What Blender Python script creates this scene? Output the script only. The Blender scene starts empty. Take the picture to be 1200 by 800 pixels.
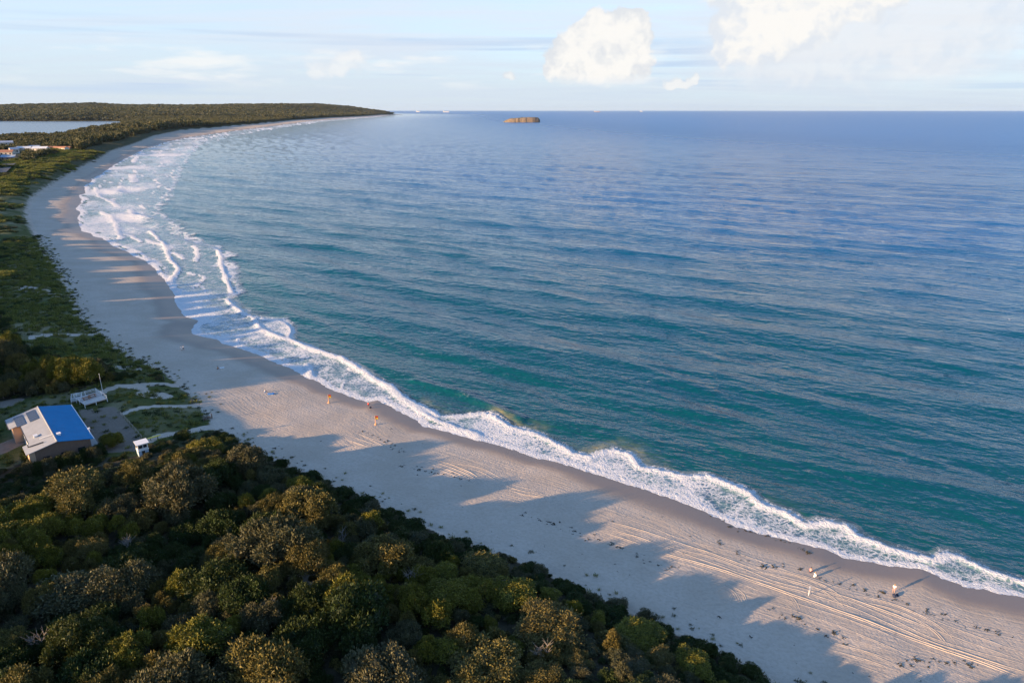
import bpy, bmesh, math, random
import numpy as np
from mathutils import Vector, Matrix
from mathutils.bvhtree import BVHTree

random.seed(7)
RNG = np.random.default_rng(11)
SC = bpy.context.scene
COL = SC.collection

# ------------------------------------------------------------------ camera
F_PX = 800.0
PITCH = math.atan(271.0 / 800.0)
CAM_H = 80.0
cam_d = bpy.data.cameras.new('camera')
cam = bpy.data.objects.new('camera', cam_d)
COL.objects.link(cam)
cam.location = (0, 0, CAM_H)
cam.rotation_euler = (math.pi / 2 - PITCH, 0, 0)
cam_d.sensor_width = 36.0
cam_d.lens = 24.0
cam_d.clip_start = 0.5
cam_d.clip_end = 400000.0
SC.camera = cam

# ------------------------------------------------------------------ sun, sky, exposure
SUN_EL = math.radians(12.3)
SUN_AZ = math.radians(209.0)              # where the sun stands, counter-clockwise from +x
SUN_DIR = Vector((math.cos(SUN_AZ) * math.cos(SUN_EL), math.sin(SUN_AZ) * math.cos(SUN_EL), math.sin(SUN_EL)))
sun_d = bpy.data.lights.new('sun', 'SUN')
sun_d.energy = 5.0
sun_d.angle = math.radians(0.55)
sun_d.color = (1.0, 0.67, 0.37)
sun = bpy.data.objects.new('sun', sun_d)
COL.objects.link(sun)
sun.location = SUN_DIR * 500
sun.rotation_euler = SUN_DIR.to_track_quat('Z', 'Y').to_euler()

SC.view_settings.view_transform = 'Standard'
SC.view_settings.look = 'None'
SC.view_settings.gamma = 1.0
SC.view_settings.use_curve_mapping = False
SC.view_settings.exposure = 1.3

SKY_STRENGTH = 0.14


class NT:
    """small node-tree writer"""
    def __init__(self, tree):
        self.t = tree
        self.n = tree.nodes
        self.l = tree.links

    def new(self, kind, **kw):
        nd = self.n.new(kind)
        for k, v in kw.items():
            setattr(nd, k, v)
        return nd

    def put(self, sock, val):
        if isinstance(val, bpy.types.NodeSocket):
            self.l.new(val, sock)
        elif val is not None:
            sock.default_value = val

    def math(self, op, a, b=None, c=None, clamp=False):
        nd = self.new('ShaderNodeMath', operation=op, use_clamp=clamp)
        self.put(nd.inputs[0], a)
        if b is not None:
            self.put(nd.inputs[1], b)
        if c is not None:
            self.put(nd.inputs[2], c)
        return nd.outputs[0]

    def vmath(self, op, a, b=None):
        nd = self.new('ShaderNodeVectorMath', operation=op)
        self.put(nd.inputs[0], a)
        if b is not None:
            self.put(nd.inputs[1], b)
        return nd.outputs[0]

    def smooth(self, v, a, b, c=0.0, d=1.0):
        nd = self.new('ShaderNodeMapRange', interpolation_type='SMOOTHSTEP')
        self.put(nd.inputs[0], v)
        for i, x in enumerate((a, b, c, d)):
            self.put(nd.inputs[i + 1], x)
        return nd.outputs[0]

    def lin(self, v, a, b, c=0.0, d=1.0):
        nd = self.new('ShaderNodeMapRange', interpolation_type='LINEAR')
        self.put(nd.inputs[0], v)
        for i, x in enumerate((a, b, c, d)):
            self.put(nd.inputs[i + 1], x)
        return nd.outputs[0]

    def mix(self, f, a, b, blend='MIX'):
        nd = self.new('ShaderNodeMix', data_type='RGBA', blend_type=blend)
        self.put(nd.inputs[0], f)
        for s, v in ((nd.inputs[6], a), (nd.inputs[7], b)):
            if isinstance(v, tuple) and len(v) == 3:
                v = (*v, 1.0)
            self.put(s, v)
        return nd.outputs[2]

    def noise(self, vec, scale, detail=3.0, rough=0.55, dist=0.0, dims='3D'):
        nd = self.new('ShaderNodeTexNoise', noise_dimensions=dims)
        if vec is not None:
            self.put(nd.inputs['Vector'], vec)
        nd.inputs['Scale'].default_value = scale
        nd.inputs['Detail'].default_value = detail
        nd.inputs['Roughness'].default_value = rough
        nd.inputs['Distortion'].default_value = dist
        return nd.outputs[0]

    def mapping(self, vec, loc=(0, 0, 0), rot=(0, 0, 0), scale=(1, 1, 1)):
        nd = self.new('ShaderNodeMapping')
        self.put(nd.inputs[0], vec)
        nd.inputs[1].default_value = loc
        nd.inputs[2].default_value = rot
        nd.inputs[3].default_value = scale
        return nd.outputs[0]

    def attr(self, name, out='Fac'):
        nd = self.new('ShaderNodeAttribute', attribute_name=name)
        return nd.outputs[out]

    def obj(self):
        return self.new('ShaderNodeTexCoord').outputs['Object']

    def bump(self, h, strength, dist, normal=None):
        nd = self.new('ShaderNodeBump')
        nd.inputs['Strength'].default_value = strength
        nd.inputs['Distance'].default_value = dist
        self.put(nd.inputs['Height'], h)
        if normal is not None:
            self.put(nd.inputs['Normal'], normal)
        return nd.outputs[0]


def sky_dir(px, py):
    x, y = (px - 600) / F_PX, -(py - 400) / F_PX
    d = Vector((x, math.cos(PITCH) + y * math.sin(PITCH), -math.sin(PITCH) + y * math.cos(PITCH))).normalized()
    return math.degrees(math.atan2(d.x, d.y)), math.degrees(math.asin(d.z))


def build_world():
    w = bpy.data.worlds.new('World')
    SC.world = w
    w.use_nodes = True
    T = NT(w.node_tree)
    T.n.clear()
    out = T.new('ShaderNodeOutputWorld')
    bg = T.new('ShaderNodeBackground')
    bg.inputs[1].default_value = SKY_STRENGTH
    T.l.new(bg.outputs[0], out.inputs[0])
    sky = T.new('ShaderNodeTexSky', sky_type='NISHITA')
    sky.sun_disc = False
    sky.sun_elevation = SUN_EL
    sky.sun_rotation = math.atan2(SUN_DIR.x, SUN_DIR.y)
    sky.air_density = 1.0
    sky.dust_density = 0.3
    sky.ozone_density = 4.5
    sky.altitude = 80
    d = T.new('ShaderNodeTexCoord').outputs['Generated']
    sep = T.new('ShaderNodeSeparateXYZ')
    T.l.new(d, sep.inputs[0])
    X, Y, Z = sep.outputs
    az = T.math('MULTIPLY', T.math('ARCTAN2', X, Y), 180 / math.pi)
    el = T.math('MULTIPLY', T.math('ARCSINE', Z), 180 / math.pi)
    comb = T.new('ShaderNodeCombineXYZ')
    T.l.new(az, comb.inputs[0])
    T.l.new(el, comb.inputs[1])
    P = comb.outputs[0]
    k = 1.0 / SKY_STRENGTH
    base = sky.outputs[0]
    # high thin veil, spread over the whole sky on a flat layer: direction / height
    zc = T.math('MAXIMUM', T.math('ADD', Z, 0.06), 0.03)
    lay = T.new('ShaderNodeCombineXYZ')
    T.l.new(T.math('DIVIDE', X, zc), lay.inputs[0])
    T.l.new(T.math('DIVIDE', Y, zc), lay.inputs[1])
    L = lay.outputs[0]
    v1 = T.noise(T.mapping(L, rot=(0, 0, 0.35), scale=(0.55, 1.0, 1)), 0.55, 4, 0.6, 0.6)
    v2 = T.noise(T.mapping(L, rot=(0, 0, -0.2), scale=(0.35, 1.6, 1)), 1.3, 4, 0.6, 0.0)
    veil = T.math('ADD', T.math('MULTIPLY', v1, 0.6), T.math('MULTIPLY', v2, 0.4))
    veil = T.smooth(veil, 0.33, 0.66, 0.62, 1.0)
    veil = T.math('MULTIPLY', veil, T.smooth(el, 26.0, 6.0, 0.05, 1.0))   # thins toward the zenith
    c = T.mix(veil, base, (0.312 * k, 0.345 * k, 0.392 * k))
    # pale band of moist air low over the horizon
    low = T.math('POWER', T.smooth(T.math('ABSOLUTE', el), 9.0, 0.0), 1.5)
    c = T.mix(T.math('MULTIPLY', low, 0.75), c, (0.262 * k, 0.302 * k, 0.348 * k))
    # grey-blue stratus bars
    sb = T.noise(T.mapping(P, scale=(0.03, 0.85, 1), loc=(3.1, 0.4, 0)), 1.0, 3, 0.55, 0.0)
    bars = T.math('MULTIPLY', T.smooth(sb, 0.52, 0.66), T.math('MULTIPLY', T.smooth(el, 0.6, 1.8), T.smooth(el, 7.0, 4.0)))
    c = T.mix(T.math('MULTIPLY', bars, 0.8), c, (0.22 * k, 0.28 * k, 0.365 * k))
    # low white-cream fair weather clouds strung out above the bars
    cb = T.noise(T.mapping(P, scale=(0.10, 0.5, 1), loc=(0.7, 2.0, 0)), 1.0, 4, 0.55, 0.0)
    puffs = T.math('MULTIPLY', T.smooth(cb, 0.50, 0.66), T.math('MULTIPLY', T.smooth(el, 1.2, 2.4), T.smooth(el, 6.0, 3.2)))
    c = T.mix(T.math('MULTIPLY', puffs, 0.75), c, (0.395 * k, 0.395 * k, 0.39 * k))

    # cumulus towers: clusters of domes, edges broken up by noise
    wn = T.new('ShaderNodeTexNoise')
    T.l.new(P, wn.inputs['Vector'])
    wn.inputs['Scale'].default_value = 0.55
    wn.inputs['Detail'].default_value = 5
    wn.inputs['Roughness'].default_value = 0.56
    warp = T.vmath('SUBTRACT', wn.outputs['Color'], (0.5, 0.5, 0.5))
    wsc = T.new('ShaderNodeVectorMath', operation='SCALE')
    T.l.new(warp, wsc.inputs[0])
    wsc.inputs['Scale'].default_value = 2.6
    Pw = T.vmath('ADD', P, wsc.outputs[0])
    billow = T.noise(Pw, 0.8, 4, 0.5)

    def cumulus(c, domes, soft, colour_lit, colour_dim, op, base_px=None):
        m = None
        for px, py, rx, ry in domes:
            a0, e0 = sky_dir(px, py)
            vm = T.mapping(Pw, loc=(-a0 / (rx / 14.0), -e0 / (ry / 14.0), 0), scale=(14.0 / rx, 14.0 / ry, 0))
            ln = T.new('ShaderNodeVectorMath', operation='LENGTH')
            T.l.new(vm, ln.inputs[0])
            f = T.math('SUBTRACT', 1.0, ln.outputs['Value'])
            m = f if m is None else T.math('MAXIMUM', m, f)
        mask = T.smooth(m, -soft, soft * 1.4)
        if base_px is not None:
            b = sky_dir(600, base_px)[1]
            mask = T.math('MULTIPLY', mask, T.smooth(T.math('ADD', el, T.math('MULTIPLY', T.math('SUBTRACT', billow, 0.5), 1.2)), b - 0.5, b + 0.7))
        sh = T.smooth(T.math('ADD', T.math('MULTIPLY', m, 0.35), billow), 0.42, 0.78)
        col = T.mix(sh, colour_dim, colour_lit)
        return T.mix(T.math('MULTIPLY', mask, op), c, col)
    lit = (0.405 * k, 0.394 * k, 0.378 * k)
    dim = (0.315 * k, 0.325 * k, 0.340 * k)
    grey = (0.318 * k, 0.336 * k, 0.362 * k)
    # a broad pale anvil sheet, then the two towers
    c = cumulus(c, [(1010, 30, 150, 62), (1080, 20, 110, 60), (950, 60, 110, 40)], 0.30, (0.345 * k, 0.355 * k, 0.372 * k), (0.305 * k, 0.33 * k, 0.365 * k), 0.85)
    c = cumulus(c, [(890, 38, 48, 34), (930, 16, 60, 34), (985, -4, 70, 26), (868, 52, 30, 20), (930, -20, 90, 40)], 0.07, lit, grey, 0.95)
    c = cumulus(c, [(700, 48, 42, 30), (728, 40, 34, 24), (675, 68, 34, 26), (700, 82, 50, 24), (735, 66, 30, 28), (655, 82, 22, 16), (690, 32, 24, 14)], 0.07, lit, dim, 0.96, 97)
    c = cumulus(c, [(395, 82, 30, 12), (410, 74, 20, 11), (378, 88, 18, 8)], 0.25, (0.38 * k, 0.38 * k, 0.38 * k), grey, 0.7, 96)
    c = cumulus(c, [(810, 90, 8, 7), (795, 95, 14, 5), (598, 88, 9, 7)], 0.2, lit, dim, 0.7)
    T.put(bg.inputs[0], c)


build_world()

SC.cycles.use_denoising = True
SC.cycles.max_bounces = 6
SC.cycles.diffuse_bounces = 2
SC.cycles.glossy_bounces = 3
SC.cycles.transmission_bounces = 2
SC.cycles.volume_bounces = 0
SC.cycles.transparent_max_bounces = 6


# ------------------------------------------------------------------ helpers
def G(px, py, z=0.0):
    """point of the terrain at height z that lies on a sight line of the survey photograph"""
    x, y = (px - 600) / F_PX, -(py - 400) / F_PX
    d = (x, math.cos(PITCH) + y * math.sin(PITCH), -math.sin(PITCH) + y * math.cos(PITCH))
    t = (z - CAM_H) / d[2]
    return (d[0] * t, d[1] * t)


def tag(o, label=None, cat=None, group=None, kind=None):
    if label:
        o['label'] = label
    if cat:
        o['category'] = cat
    if group:
        o['group'] = group
    if kind:
        o['kind'] = kind
    return o


def mesh_obj(name, verts, faces, mat=None, parent=None, smooth=False, link=True):
    me = bpy.data.meshes.new(name)
    verts = np.asarray(verts, dtype=np.float32)
    if isinstance(faces, np.ndarray):
        n, k = faces.shape
        me.vertices.add(len(verts))
        me.vertices.foreach_set('co', verts.ravel())
        me.loops.add(n * k)
        me.loops.foreach_set('vertex_index', faces.astype(np.int32).ravel())
        me.polygons.add(n)
        me.polygons.foreach_set('loop_start', np.arange(0, n * k, k, dtype=np.int32))
        me.polygons.foreach_set('loop_total', np.full(n, k, dtype=np.int32))
        me.update(calc_edges=True)
        me.validate()
    else:
        me.from_pydata([tuple(v) for v in verts.tolist()], [], faces)
        me.update()
    if smooth:
        me.polygons.foreach_set('use_smooth', np.ones(len(me.polygons), dtype=bool))
    if mat:
        me.materials.append(mat)
    o = bpy.data.objects.new(name, me)
    if link:
        COL.objects.link(o)
    if parent:
        o.parent = parent
    return o


def vattr(o, name, vals):
    a = o.data.attributes.new(name, 'FLOAT', 'POINT')
    a.data.foreach_set('value', np.asarray(vals, dtype=np.float32))


def empty(name, loc, rz=0.0):
    o = bpy.data.objects.new(name, None)
    COL.objects.link(o)
    o.location = loc
    o.rotation_euler = (0, 0, rz)
    o.empty_display_size = 0.5
    return o


class MB:
    """collects boxes, bars, tubes and polygons of ONE piece"""
    def __init__(self):
        self.v = []
        self.f = []

    def box(self, x0, x1, y0, y1, z0, z1):
        b = len(self.v)
        self.v += [(x0, y0, z0), (x1, y0, z0), (x1, y1, z0), (x0, y1, z0), (x0, y0, z1), (x1, y0, z1), (x1, y1, z1), (x0, y1, z1)]
        self.f += [[b + i for i in q] for q in ((3, 2, 1, 0), (4, 5, 6, 7), (0, 1, 5, 4), (1, 2, 6, 5), (2, 3, 7, 6), (3, 0, 4, 7))]
        return self

    def tube(self, pts, rad, n=8):
        b = len(self.v)
        pts = [Vector(p) for p in pts]
        rad = rad if isinstance(rad, (list, tuple)) else [rad] * len(pts)
        for i, p in enumerate(pts):
            d = (pts[min(i + 1, len(pts) - 1)] - pts[max(i - 1, 0)]).normalized()
            u = d.orthogonal().normalized()
            w = d.cross(u)
            for k in range(n):
                a = 2 * math.pi * k / n
                self.v.append(tuple(p + (u * math.cos(a) + w * math.sin(a)) * rad[i]))
        for i in range(len(pts) - 1):
            for k in range(n):
                k2 = (k + 1) % n
                self.f.append([b + i * n + k, b + i * n + k2, b + (i + 1) * n + k2, b + (i + 1) * n + k])
        self.f.append([b + k for k in range(n)][::-1])
        e = b + (len(pts) - 1) * n
        self.f.append([e + k for k in range(n)])
        return self

    def prism(self, poly, z0, z1):
        b = len(self.v)
        n = len(poly)
        self.v += [(x, y, z0) for x, y in poly] + [(x, y, z1) for x, y in poly]
        self.f.append([b + i for i in range(n)][::-1])
        self.f.append([b + n + i for i in range(n)])
        for i in range(n):
            j = (i + 1) % n
            self.f.append([b + i, b + j, b + n + j, b + n + i])
        return self

    def slab(self, quad, th):
        """quad of 3-D points, thickened downward"""
        b = len(self.v)
        n = len(quad)
        self.v += [tuple(p) for p in quad] + [(p[0], p[1], p[2] - th) for p in quad]
        self.f.append([b + i for i in range(n)])
        self.f.append([b + n + i for i in range(n)][::-1])
        for i in range(n):
            j = (i + 1) % n
            self.f.append([b + j, b + i, b + n + i, b + n + j])
        return self

    def build(self, name, mat, parent=None, smooth=False):
        return mesh_obj(name, self.v, self.f, mat, parent, smooth)


def material(name, fn):
    m = bpy.data.materials.new(name)
    m.use_nodes = True
    T = NT(m.node_tree)
    T.n.clear()
    out = T.new('ShaderNodeOutputMaterial')
    fn(T, out)
    return m


def simple(name, colour, rough=0.7, var=0.25, scale=3.0, metal=0.0, bump=0.0, spec=0.35):
    def fn(T, out):
        p = T.new('ShaderNodeBsdfPrincipled')
        n = T.noise(T.obj(), scale, 5, 0.6)
        lo = tuple(c * (1 - var) for c in colour)
        hi = tuple(min(1, c * (1 + var)) for c in colour)
        T.put(p.inputs['Base Color'], T.mix(n, lo, hi))
        p.inputs['Roughness'].default_value = rough
        p.inputs['Metallic'].default_value = metal
        p.inputs['Specular IOR Level'].default_value = spec
        if bump:
            T.put(p.inputs['Normal'], T.bump(n, 0.6, bump))
        T.l.new(p.outputs[0], out.inputs[0])
    return material(name, fn)


# value noise in numpy, for relief
def _hash(ix, iy, s):
    h = (ix * 374761393 + iy * 668265263 + s * 974711) & 0x7fffffff
    h = ((h ^ (h >> 13)) * 1274126177) & 0x7fffffff
    return ((h ^ (h >> 16)) & 0xffff) / 65535.0


def vnoise(x, y, s=0):
    ix = np.floor(x).astype(np.int64)
    iy = np.floor(y).astype(np.int64)
    fx = x - ix
    fy = y - iy
    fx = fx * fx * (3 - 2 * fx)
    fy = fy * fy * (3 - 2 * fy)
    a = _hash(ix, iy, s)
    b = _hash(ix + 1, iy, s)
    c = _hash(ix, iy + 1, s)
    d = _hash(ix + 1, iy + 1, s)
    return a + (b - a) * fx + (c - a) * fy + (a - b - c + d) * fx * fy


def fbm(x, y, s=0, o=4):
    t = 0
    amp = 0.5
    for i in range(o):
        t = t + amp * vnoise(x * 2 ** i, y * 2 ** i, s + i * 17)
        amp *= 0.5
    return t / (1 - 0.5 ** o)


def sstep(x, a, b):
    t = np.clip((x - a) / (b - a), 0, 1)
    return t * t * (3 - 2 * t)


def poly_dist(x, y, pl):
    """distance to a polyline and arc length of the nearest point"""
    P = np.asarray(pl, dtype=np.float64)
    seg = P[1:] - P[:-1]
    L = np.hypot(seg[:, 0], seg[:, 1])
    s0 = np.concatenate([[0], np.cumsum(L)[:-1]])
    best = np.full(x.shape, 1e18)
    bs = np.zeros(x.shape)
    for i in range(len(seg)):
        if L[i] < 1e-9:
            continue
        dx = x - P[i, 0]
        dy = y - P[i, 1]
        t = np.clip((dx * seg[i, 0] + dy * seg[i, 1]) / L[i] ** 2, 0, 1)
        d2 = (dx - t * seg[i, 0]) ** 2 + (dy - t * seg[i, 1]) ** 2
        m = d2 < best
        best[m] = d2[m]
        bs[m] = (s0[i] + t * L[i])[m]
    return np.sqrt(best), bs


def inside(x, y, poly):
    P = np.asarray(poly)
    r = np.zeros(x.shape, dtype=bool)
    j = len(P) - 1
    for i in range(len(P)):
        xi, yi = P[i]
        xj, yj = P[j]
        if yi != yj:
            c = ((yi > y) != (yj > y)) & (x < (xj - xi) * (y - yi) / (yj - yi) + xi)
            r ^= c
        j = i
    return r


# ------------------------------------------------------------------ survey lines of the coast
W_PX = [(1200, 698.5), (1165, 691.5), (1130, 684.5), (1105, 675.7), (1081, 664), (1039, 660.7), (1018, 657), (990, 652), (969, 642.5), (934, 633.7), (895, 625), (860, 614.5), (829, 599), (801, 587), (780, 580.5),
        (750, 570), (705, 556.5), (660, 541.5), (630, 535), (606, 526.5), (579, 517.5), (552, 510), (522, 503), (497, 499), (486, 492.5), (469, 484), (459, 475), (448, 467), (430, 470), (412, 465), (399, 459), (385, 455), (374, 446), (360, 442), (341, 431), (320, 424), (302, 417.5), (290, 411),
        (279, 405), (268, 402), (262, 397), (240, 394.5), (229, 391), (231, 384), (241, 376), (222, 370), (210, 355), (204, 343), (194, 328), (180, 316), (168, 306), (150, 296), (128, 285), (111, 277), (95, 268), (91, 258), (93, 243), (98, 232), (101, 220), (115, 207), (132, 195), (147, 186), (167, 176), (192, 167), (220, 161),
        (270, 154), (320, 147.5), (360, 142.5), (400, 139), (440, 136.5)]
W = [(900, -440), (400, -110)] + [G(*p) for p in W_PX] + [(-1990, 11600), (-1930, 12700), (-2080, 13300), (-9000, 30000), (-60000, 60000)]
V_PX = [(913, 800), (860, 768), (800, 742), (745, 718), (700, 697), (650, 674), (606, 656), (575, 645), (540, 634), (510, 621), (480, 606), (450, 593), (400, 570), (370, 557), (335, 545), (300, 528), (270, 510), (252, 500), (240, 478), (226, 462), (208, 446), (192, 434), (165, 424), (145, 414), (128, 399), (112, 386), (94, 372), (86, 346),
        (75, 325), (60, 305), (45, 277), (36, 258), (35, 245), (42, 232), (60, 220), (77, 210), (97, 197), (120, 186.5), (132, 178), (160, 169), (181, 160), (212, 153.5), (250, 150.5), (297, 146.3), (345, 141.2), (385, 138.4), (430, 136.2)]
V = [(820, -520), (345, -135)] + [G(px, py, 3.0) for px, py in V_PX] + [(-2130, 11600), (-2030, 12650), (-2160, 13150), (-9100, 29900), (-60100, 59900)]
BIG = 300000.0


def cusped(pl):
    """beach cusps along the waterline of the bay"""
    out = []
    for (ax, ay), (bx, by) in zip(pl[:-1], pl[1:]):
        n = 1 if not (150 < ay < 900) else max(1, min(5, int(math.hypot(bx - ax, by - ay) / 11)))
        for k in range(n):
            x, y = ax + (bx - ax) * k / n, ay + (by - ay) * k / n
            if 150 < y < 900:
                am = 5.0 + 7.0 * min(1, max(0, (y - 250) / 300))
                x += (vnoise(np.array([x / 17.0]), np.array([y / 17.0]), 301)[0] - 0.5) * am
                y += (vnoise(np.array([x / 17.0]), np.array([y / 17.0]), 302)[0] - 0.5) * am * 0.5
            out.append((x, y))
    out.append(pl[-1])
    return out


W = cusped(W)
SEA_POLY = W + [(-60000, BIG), (BIG, BIG), (BIG, -BIG), (900, -BIG)]
SEAWARD_OF_V = V + [(-60000, BIG), (BIG, BIG), (BIG, -BIG), (820, -BIG)]
LAG_PX = [(-120, 166), (-40, 165), (0, 163.5), (30, 163), (56, 161), (70, 158.5), (100, 154.5), (124, 151), (134, 147.5), (143, 144.5), (147, 142.3), (120, 142.0), (60, 142.2), (0, 142.0), (-60, 142.0), (-130, 144)]
LAG = [G(px, py, 1.0) for px, py in LAG_PX]


def noisy(pl, amp, wl, seed):
    P = np.asarray(pl)
    out = []
    for a, b in zip(P[:-1], P[1:]):
        n = max(1, min(12, int(np.hypot(*(b - a)) / wl)))
        for k in range(n):
            out.append(a + (b - a) * k / n)
    out.append(P[-1])
    out = np.array(out)
    r = np.hypot(out[:, 0], out[:, 1])
    am = amp * np.clip(r / 200, 0.4, 3)
    out[:, 0] += (fbm(out[:, 0] / wl / 2, out[:, 1] / wl / 2, seed) - 0.5) * am
    out[:, 1] += (fbm(out[:, 0] / wl / 2 + 50, out[:, 1] / wl / 2, seed) - 0.5) * am
    return [tuple(p) for p in out]


LAGN = noisy(LAG + [LAG[0]], 40, 60, 5)
HOUSE_C = (-107.7, 143.6)
HOUSE_RZ = math.radians(-48.4)


def fields(x, y):
    """dw: metres inland of the waterline, dv: metres inland of the vegetation line, s: metres along the shore, lag: metres outside the lagoon"""
    dw, s = poly_dist(x, y, W)
    dw = np.where(inside(x, y, SEA_POLY), -dw, dw)
    dv, _ = poly_dist(x, y, V)
    dv = np.where(inside(x, y, SEAWARD_OF_V), -dv, dv)
    lag, _ = poly_dist(x, y, LAGN)
    lag = np.where(inside(x, y, LAGN), -lag, lag)
    return dw, dv, s, lag


def land_z(x, y, fl=None):
    dw, dv, s, lag = fl if fl is not None else fields(x, y)
    t = dw / np.maximum(dw - dv, 1e-3)
    beach = 3.0 * np.clip(t, 0, 1) ** 0.85
    # cusps and soft swales of the beach face
    beach = beach + (fbm(x / 14, y / 14, 3) - 0.5) * 0.5 * sstep(dw, 3, 15) * (dv < 0)
    sub = np.maximum(dw * 0.045, -7.0)
    z = np.where(dw < 0, sub, beach)
    hum = fbm(x / 38, y / 38, 9, 3)
    far = sstep(y, 220, 520)
    crest = 3.4 + 4.6 * far
    dune = 3.0 + crest * (1 - np.exp(-np.maximum(dv, 0) / (11.0 + 6 * far))) + (hum - 0.45) * (9.5 - 1.0 * far) * sstep(dv, 4, 26)
    pre = 1 - sstep(np.hypot((x - HOUSE_C[0] - 8), (y - HOUSE_C[1] - 6)), 24, 42)
    flat = 3.0 + 3.0 * sstep(dv, 0, 18)
    dune = dune + (flat - dune) * pre
    z = np.where(dv > 0, dune, z)
    r = np.hypot(x, y)
    # far country: rolling wooded hills rising toward the headland
    hills = sstep(y, 3500, 10500) * sstep(dv, 60, 1100) * (62 + 95 * fbm(x / 1500 + 3, y / 2600, 21, 4))
    mid = sstep(y, 1500, 4000) * sstep(dv, 40, 500) * 14 * fbm(x / 400, y / 400, 33, 3) * sstep(lag, 100, 900)
    headl = np.exp(-((x + 2250) / 900) ** 2 - ((y - 12500) / 1000) ** 2) * 30 * sstep(dv, 0, 250)
    z = np.where(dv > 0, z + hills + mid + headl, z)
    z = np.where(lag < 150, -1.5 + (z + 1.5) * sstep(lag, -20, 130), z)
    return z


# ------------------------------------------------------------------ polar survey grid, finer where it is seen from near
def grid():
    az = np.concatenate([np.arange(-180, -52, 4.0), np.arange(-52, 52.01, 0.115), np.arange(56, 180, 4.0)])
    ypx = np.concatenate([np.arange(840, 300, -1.7), np.arange(300, 131.5, -0.9)])
    r = CAM_H / np.tan(np.arctan((400 - ypx) / F_PX) * -1 + PITCH)
    r = r[(r > 62) & (r < 20000)]
    rr = np.concatenate([[0.5, 20, 40, 52], r])
    extra = np.geomspace(5000, 15000, 60)
    rr = np.unique(np.concatenate([rr, extra, np.geomspace(20000, 75000, 14)]))
    return np.radians(az), rr


AZ, RR = grid()
GX = (RR[:, None] * np.sin(AZ)[None, :])
GY = (RR[:, None] * np.cos(AZ)[None, :])
FLD = fields(GX.ravel(), GY.ravel())
DW, DV, SS, LG = (f.reshape(GX.shape) for f in FLD)
na = len(AZ)
nr = len(RR)
idx = np.arange(nr * na).reshape(nr, na)
# counter-clockwise seen from above, closing the ring
nxt = np.roll(idx, -1, axis=1)
QUADS = np.stack([idx[:-1], nxt[:-1], nxt[1:], idx[1:]], axis=-1).reshape(-1, 4)
QUADS = QUADS[:, ::-1]


def sub_mesh(name, xs, ys, zs, faces, mat, attrs, smooth=True):
    used = np.unique(faces)
    remap = np.full(xs.size, -1, dtype=np.int64)
    remap[used] = np.arange(len(used))
    v = np.stack([xs.ravel()[used], ys.ravel()[used], zs.ravel()[used]], axis=-1)
    o = mesh_obj(name, v, remap[faces], mat, None, smooth)
    for k, a in attrs.items():
        vattr(o, k, a.ravel()[used])
    return o


# ------------------------------------------------------------------ materials of the setting
SAND_DRY = (0.505, 0.412, 0.320)
SAND_DRY2 = (0.585, 0.488, 0.392)
SAND_WET = (0.245, 0.182, 0.138)


def sand_nodes(T, wet):
    P = T.obj()
    uv = T.new('ShaderNodeCombineXYZ')
    T.l.new(T.attr('shore_s'), uv.inputs[0])
    T.l.new(T.attr('shore_d'), uv.inputs[1])
    n1 = T.noise(P, 0.09, 6, 0.6)
    n2 = T.noise(P, 1.6, 5, 0.6)
    drag = T.noise(T.mapping(uv.outputs[0], scale=(0.025, 1.0, 1)), 1.35, 4, 0.7)
    col = T.mix(T.smooth(n1, 0.3, 0.7), SAND_DRY, SAND_DRY2)
    col = T.mix(T.smooth(n2, 0.35, 0.75, 0.0, 0.5), col, (0.40, 0.32, 0.25))
    col = T.mix(T.smooth(drag, 0.55, 0.75, 0.0, 0.35), col, (0.38, 0.30, 0.23))
    wn = T.math('ADD', wet, T.math('MULTIPLY', T.math('SUBTRACT', T.noise(P, 0.12, 5, 0.6), 0.5), 0.5))
    wm = T.smooth(wn, 0.15, 0.95)
    col = T.mix(wm, col, SAND_WET)
    # relief: scuffed prints, raked ridges parallel with the shore
    pr = T.new('ShaderNodeTexVoronoi', feature='SMOOTH_F1')
    T.l.new(T.mapping(P, scale=(1, 1, 0)), pr.inputs['Vector'])
    pr.inputs['Scale'].default_value = 1.7
    foot = T.smooth(pr.outputs['Distance'], 0.10, 0.40)
    dry = T.math('SUBTRACT', 1.0, wm)
    h = T.math('ADD', T.math('MULTIPLY', T.math('MULTIPLY', foot, T.smooth(n1, 0.35, 0.65, 0.3, 1.0)), 0.045), T.math('ADD', T.math('MULTIPLY', drag, 0.16), T.math('MULTIPLY', n2, 0.10)))
    h = T.math('MULTIPLY', h, T.math('ADD', T.math('MULTIPLY', dry, 0.9), 0.1))
    return col, h, wm


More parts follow.
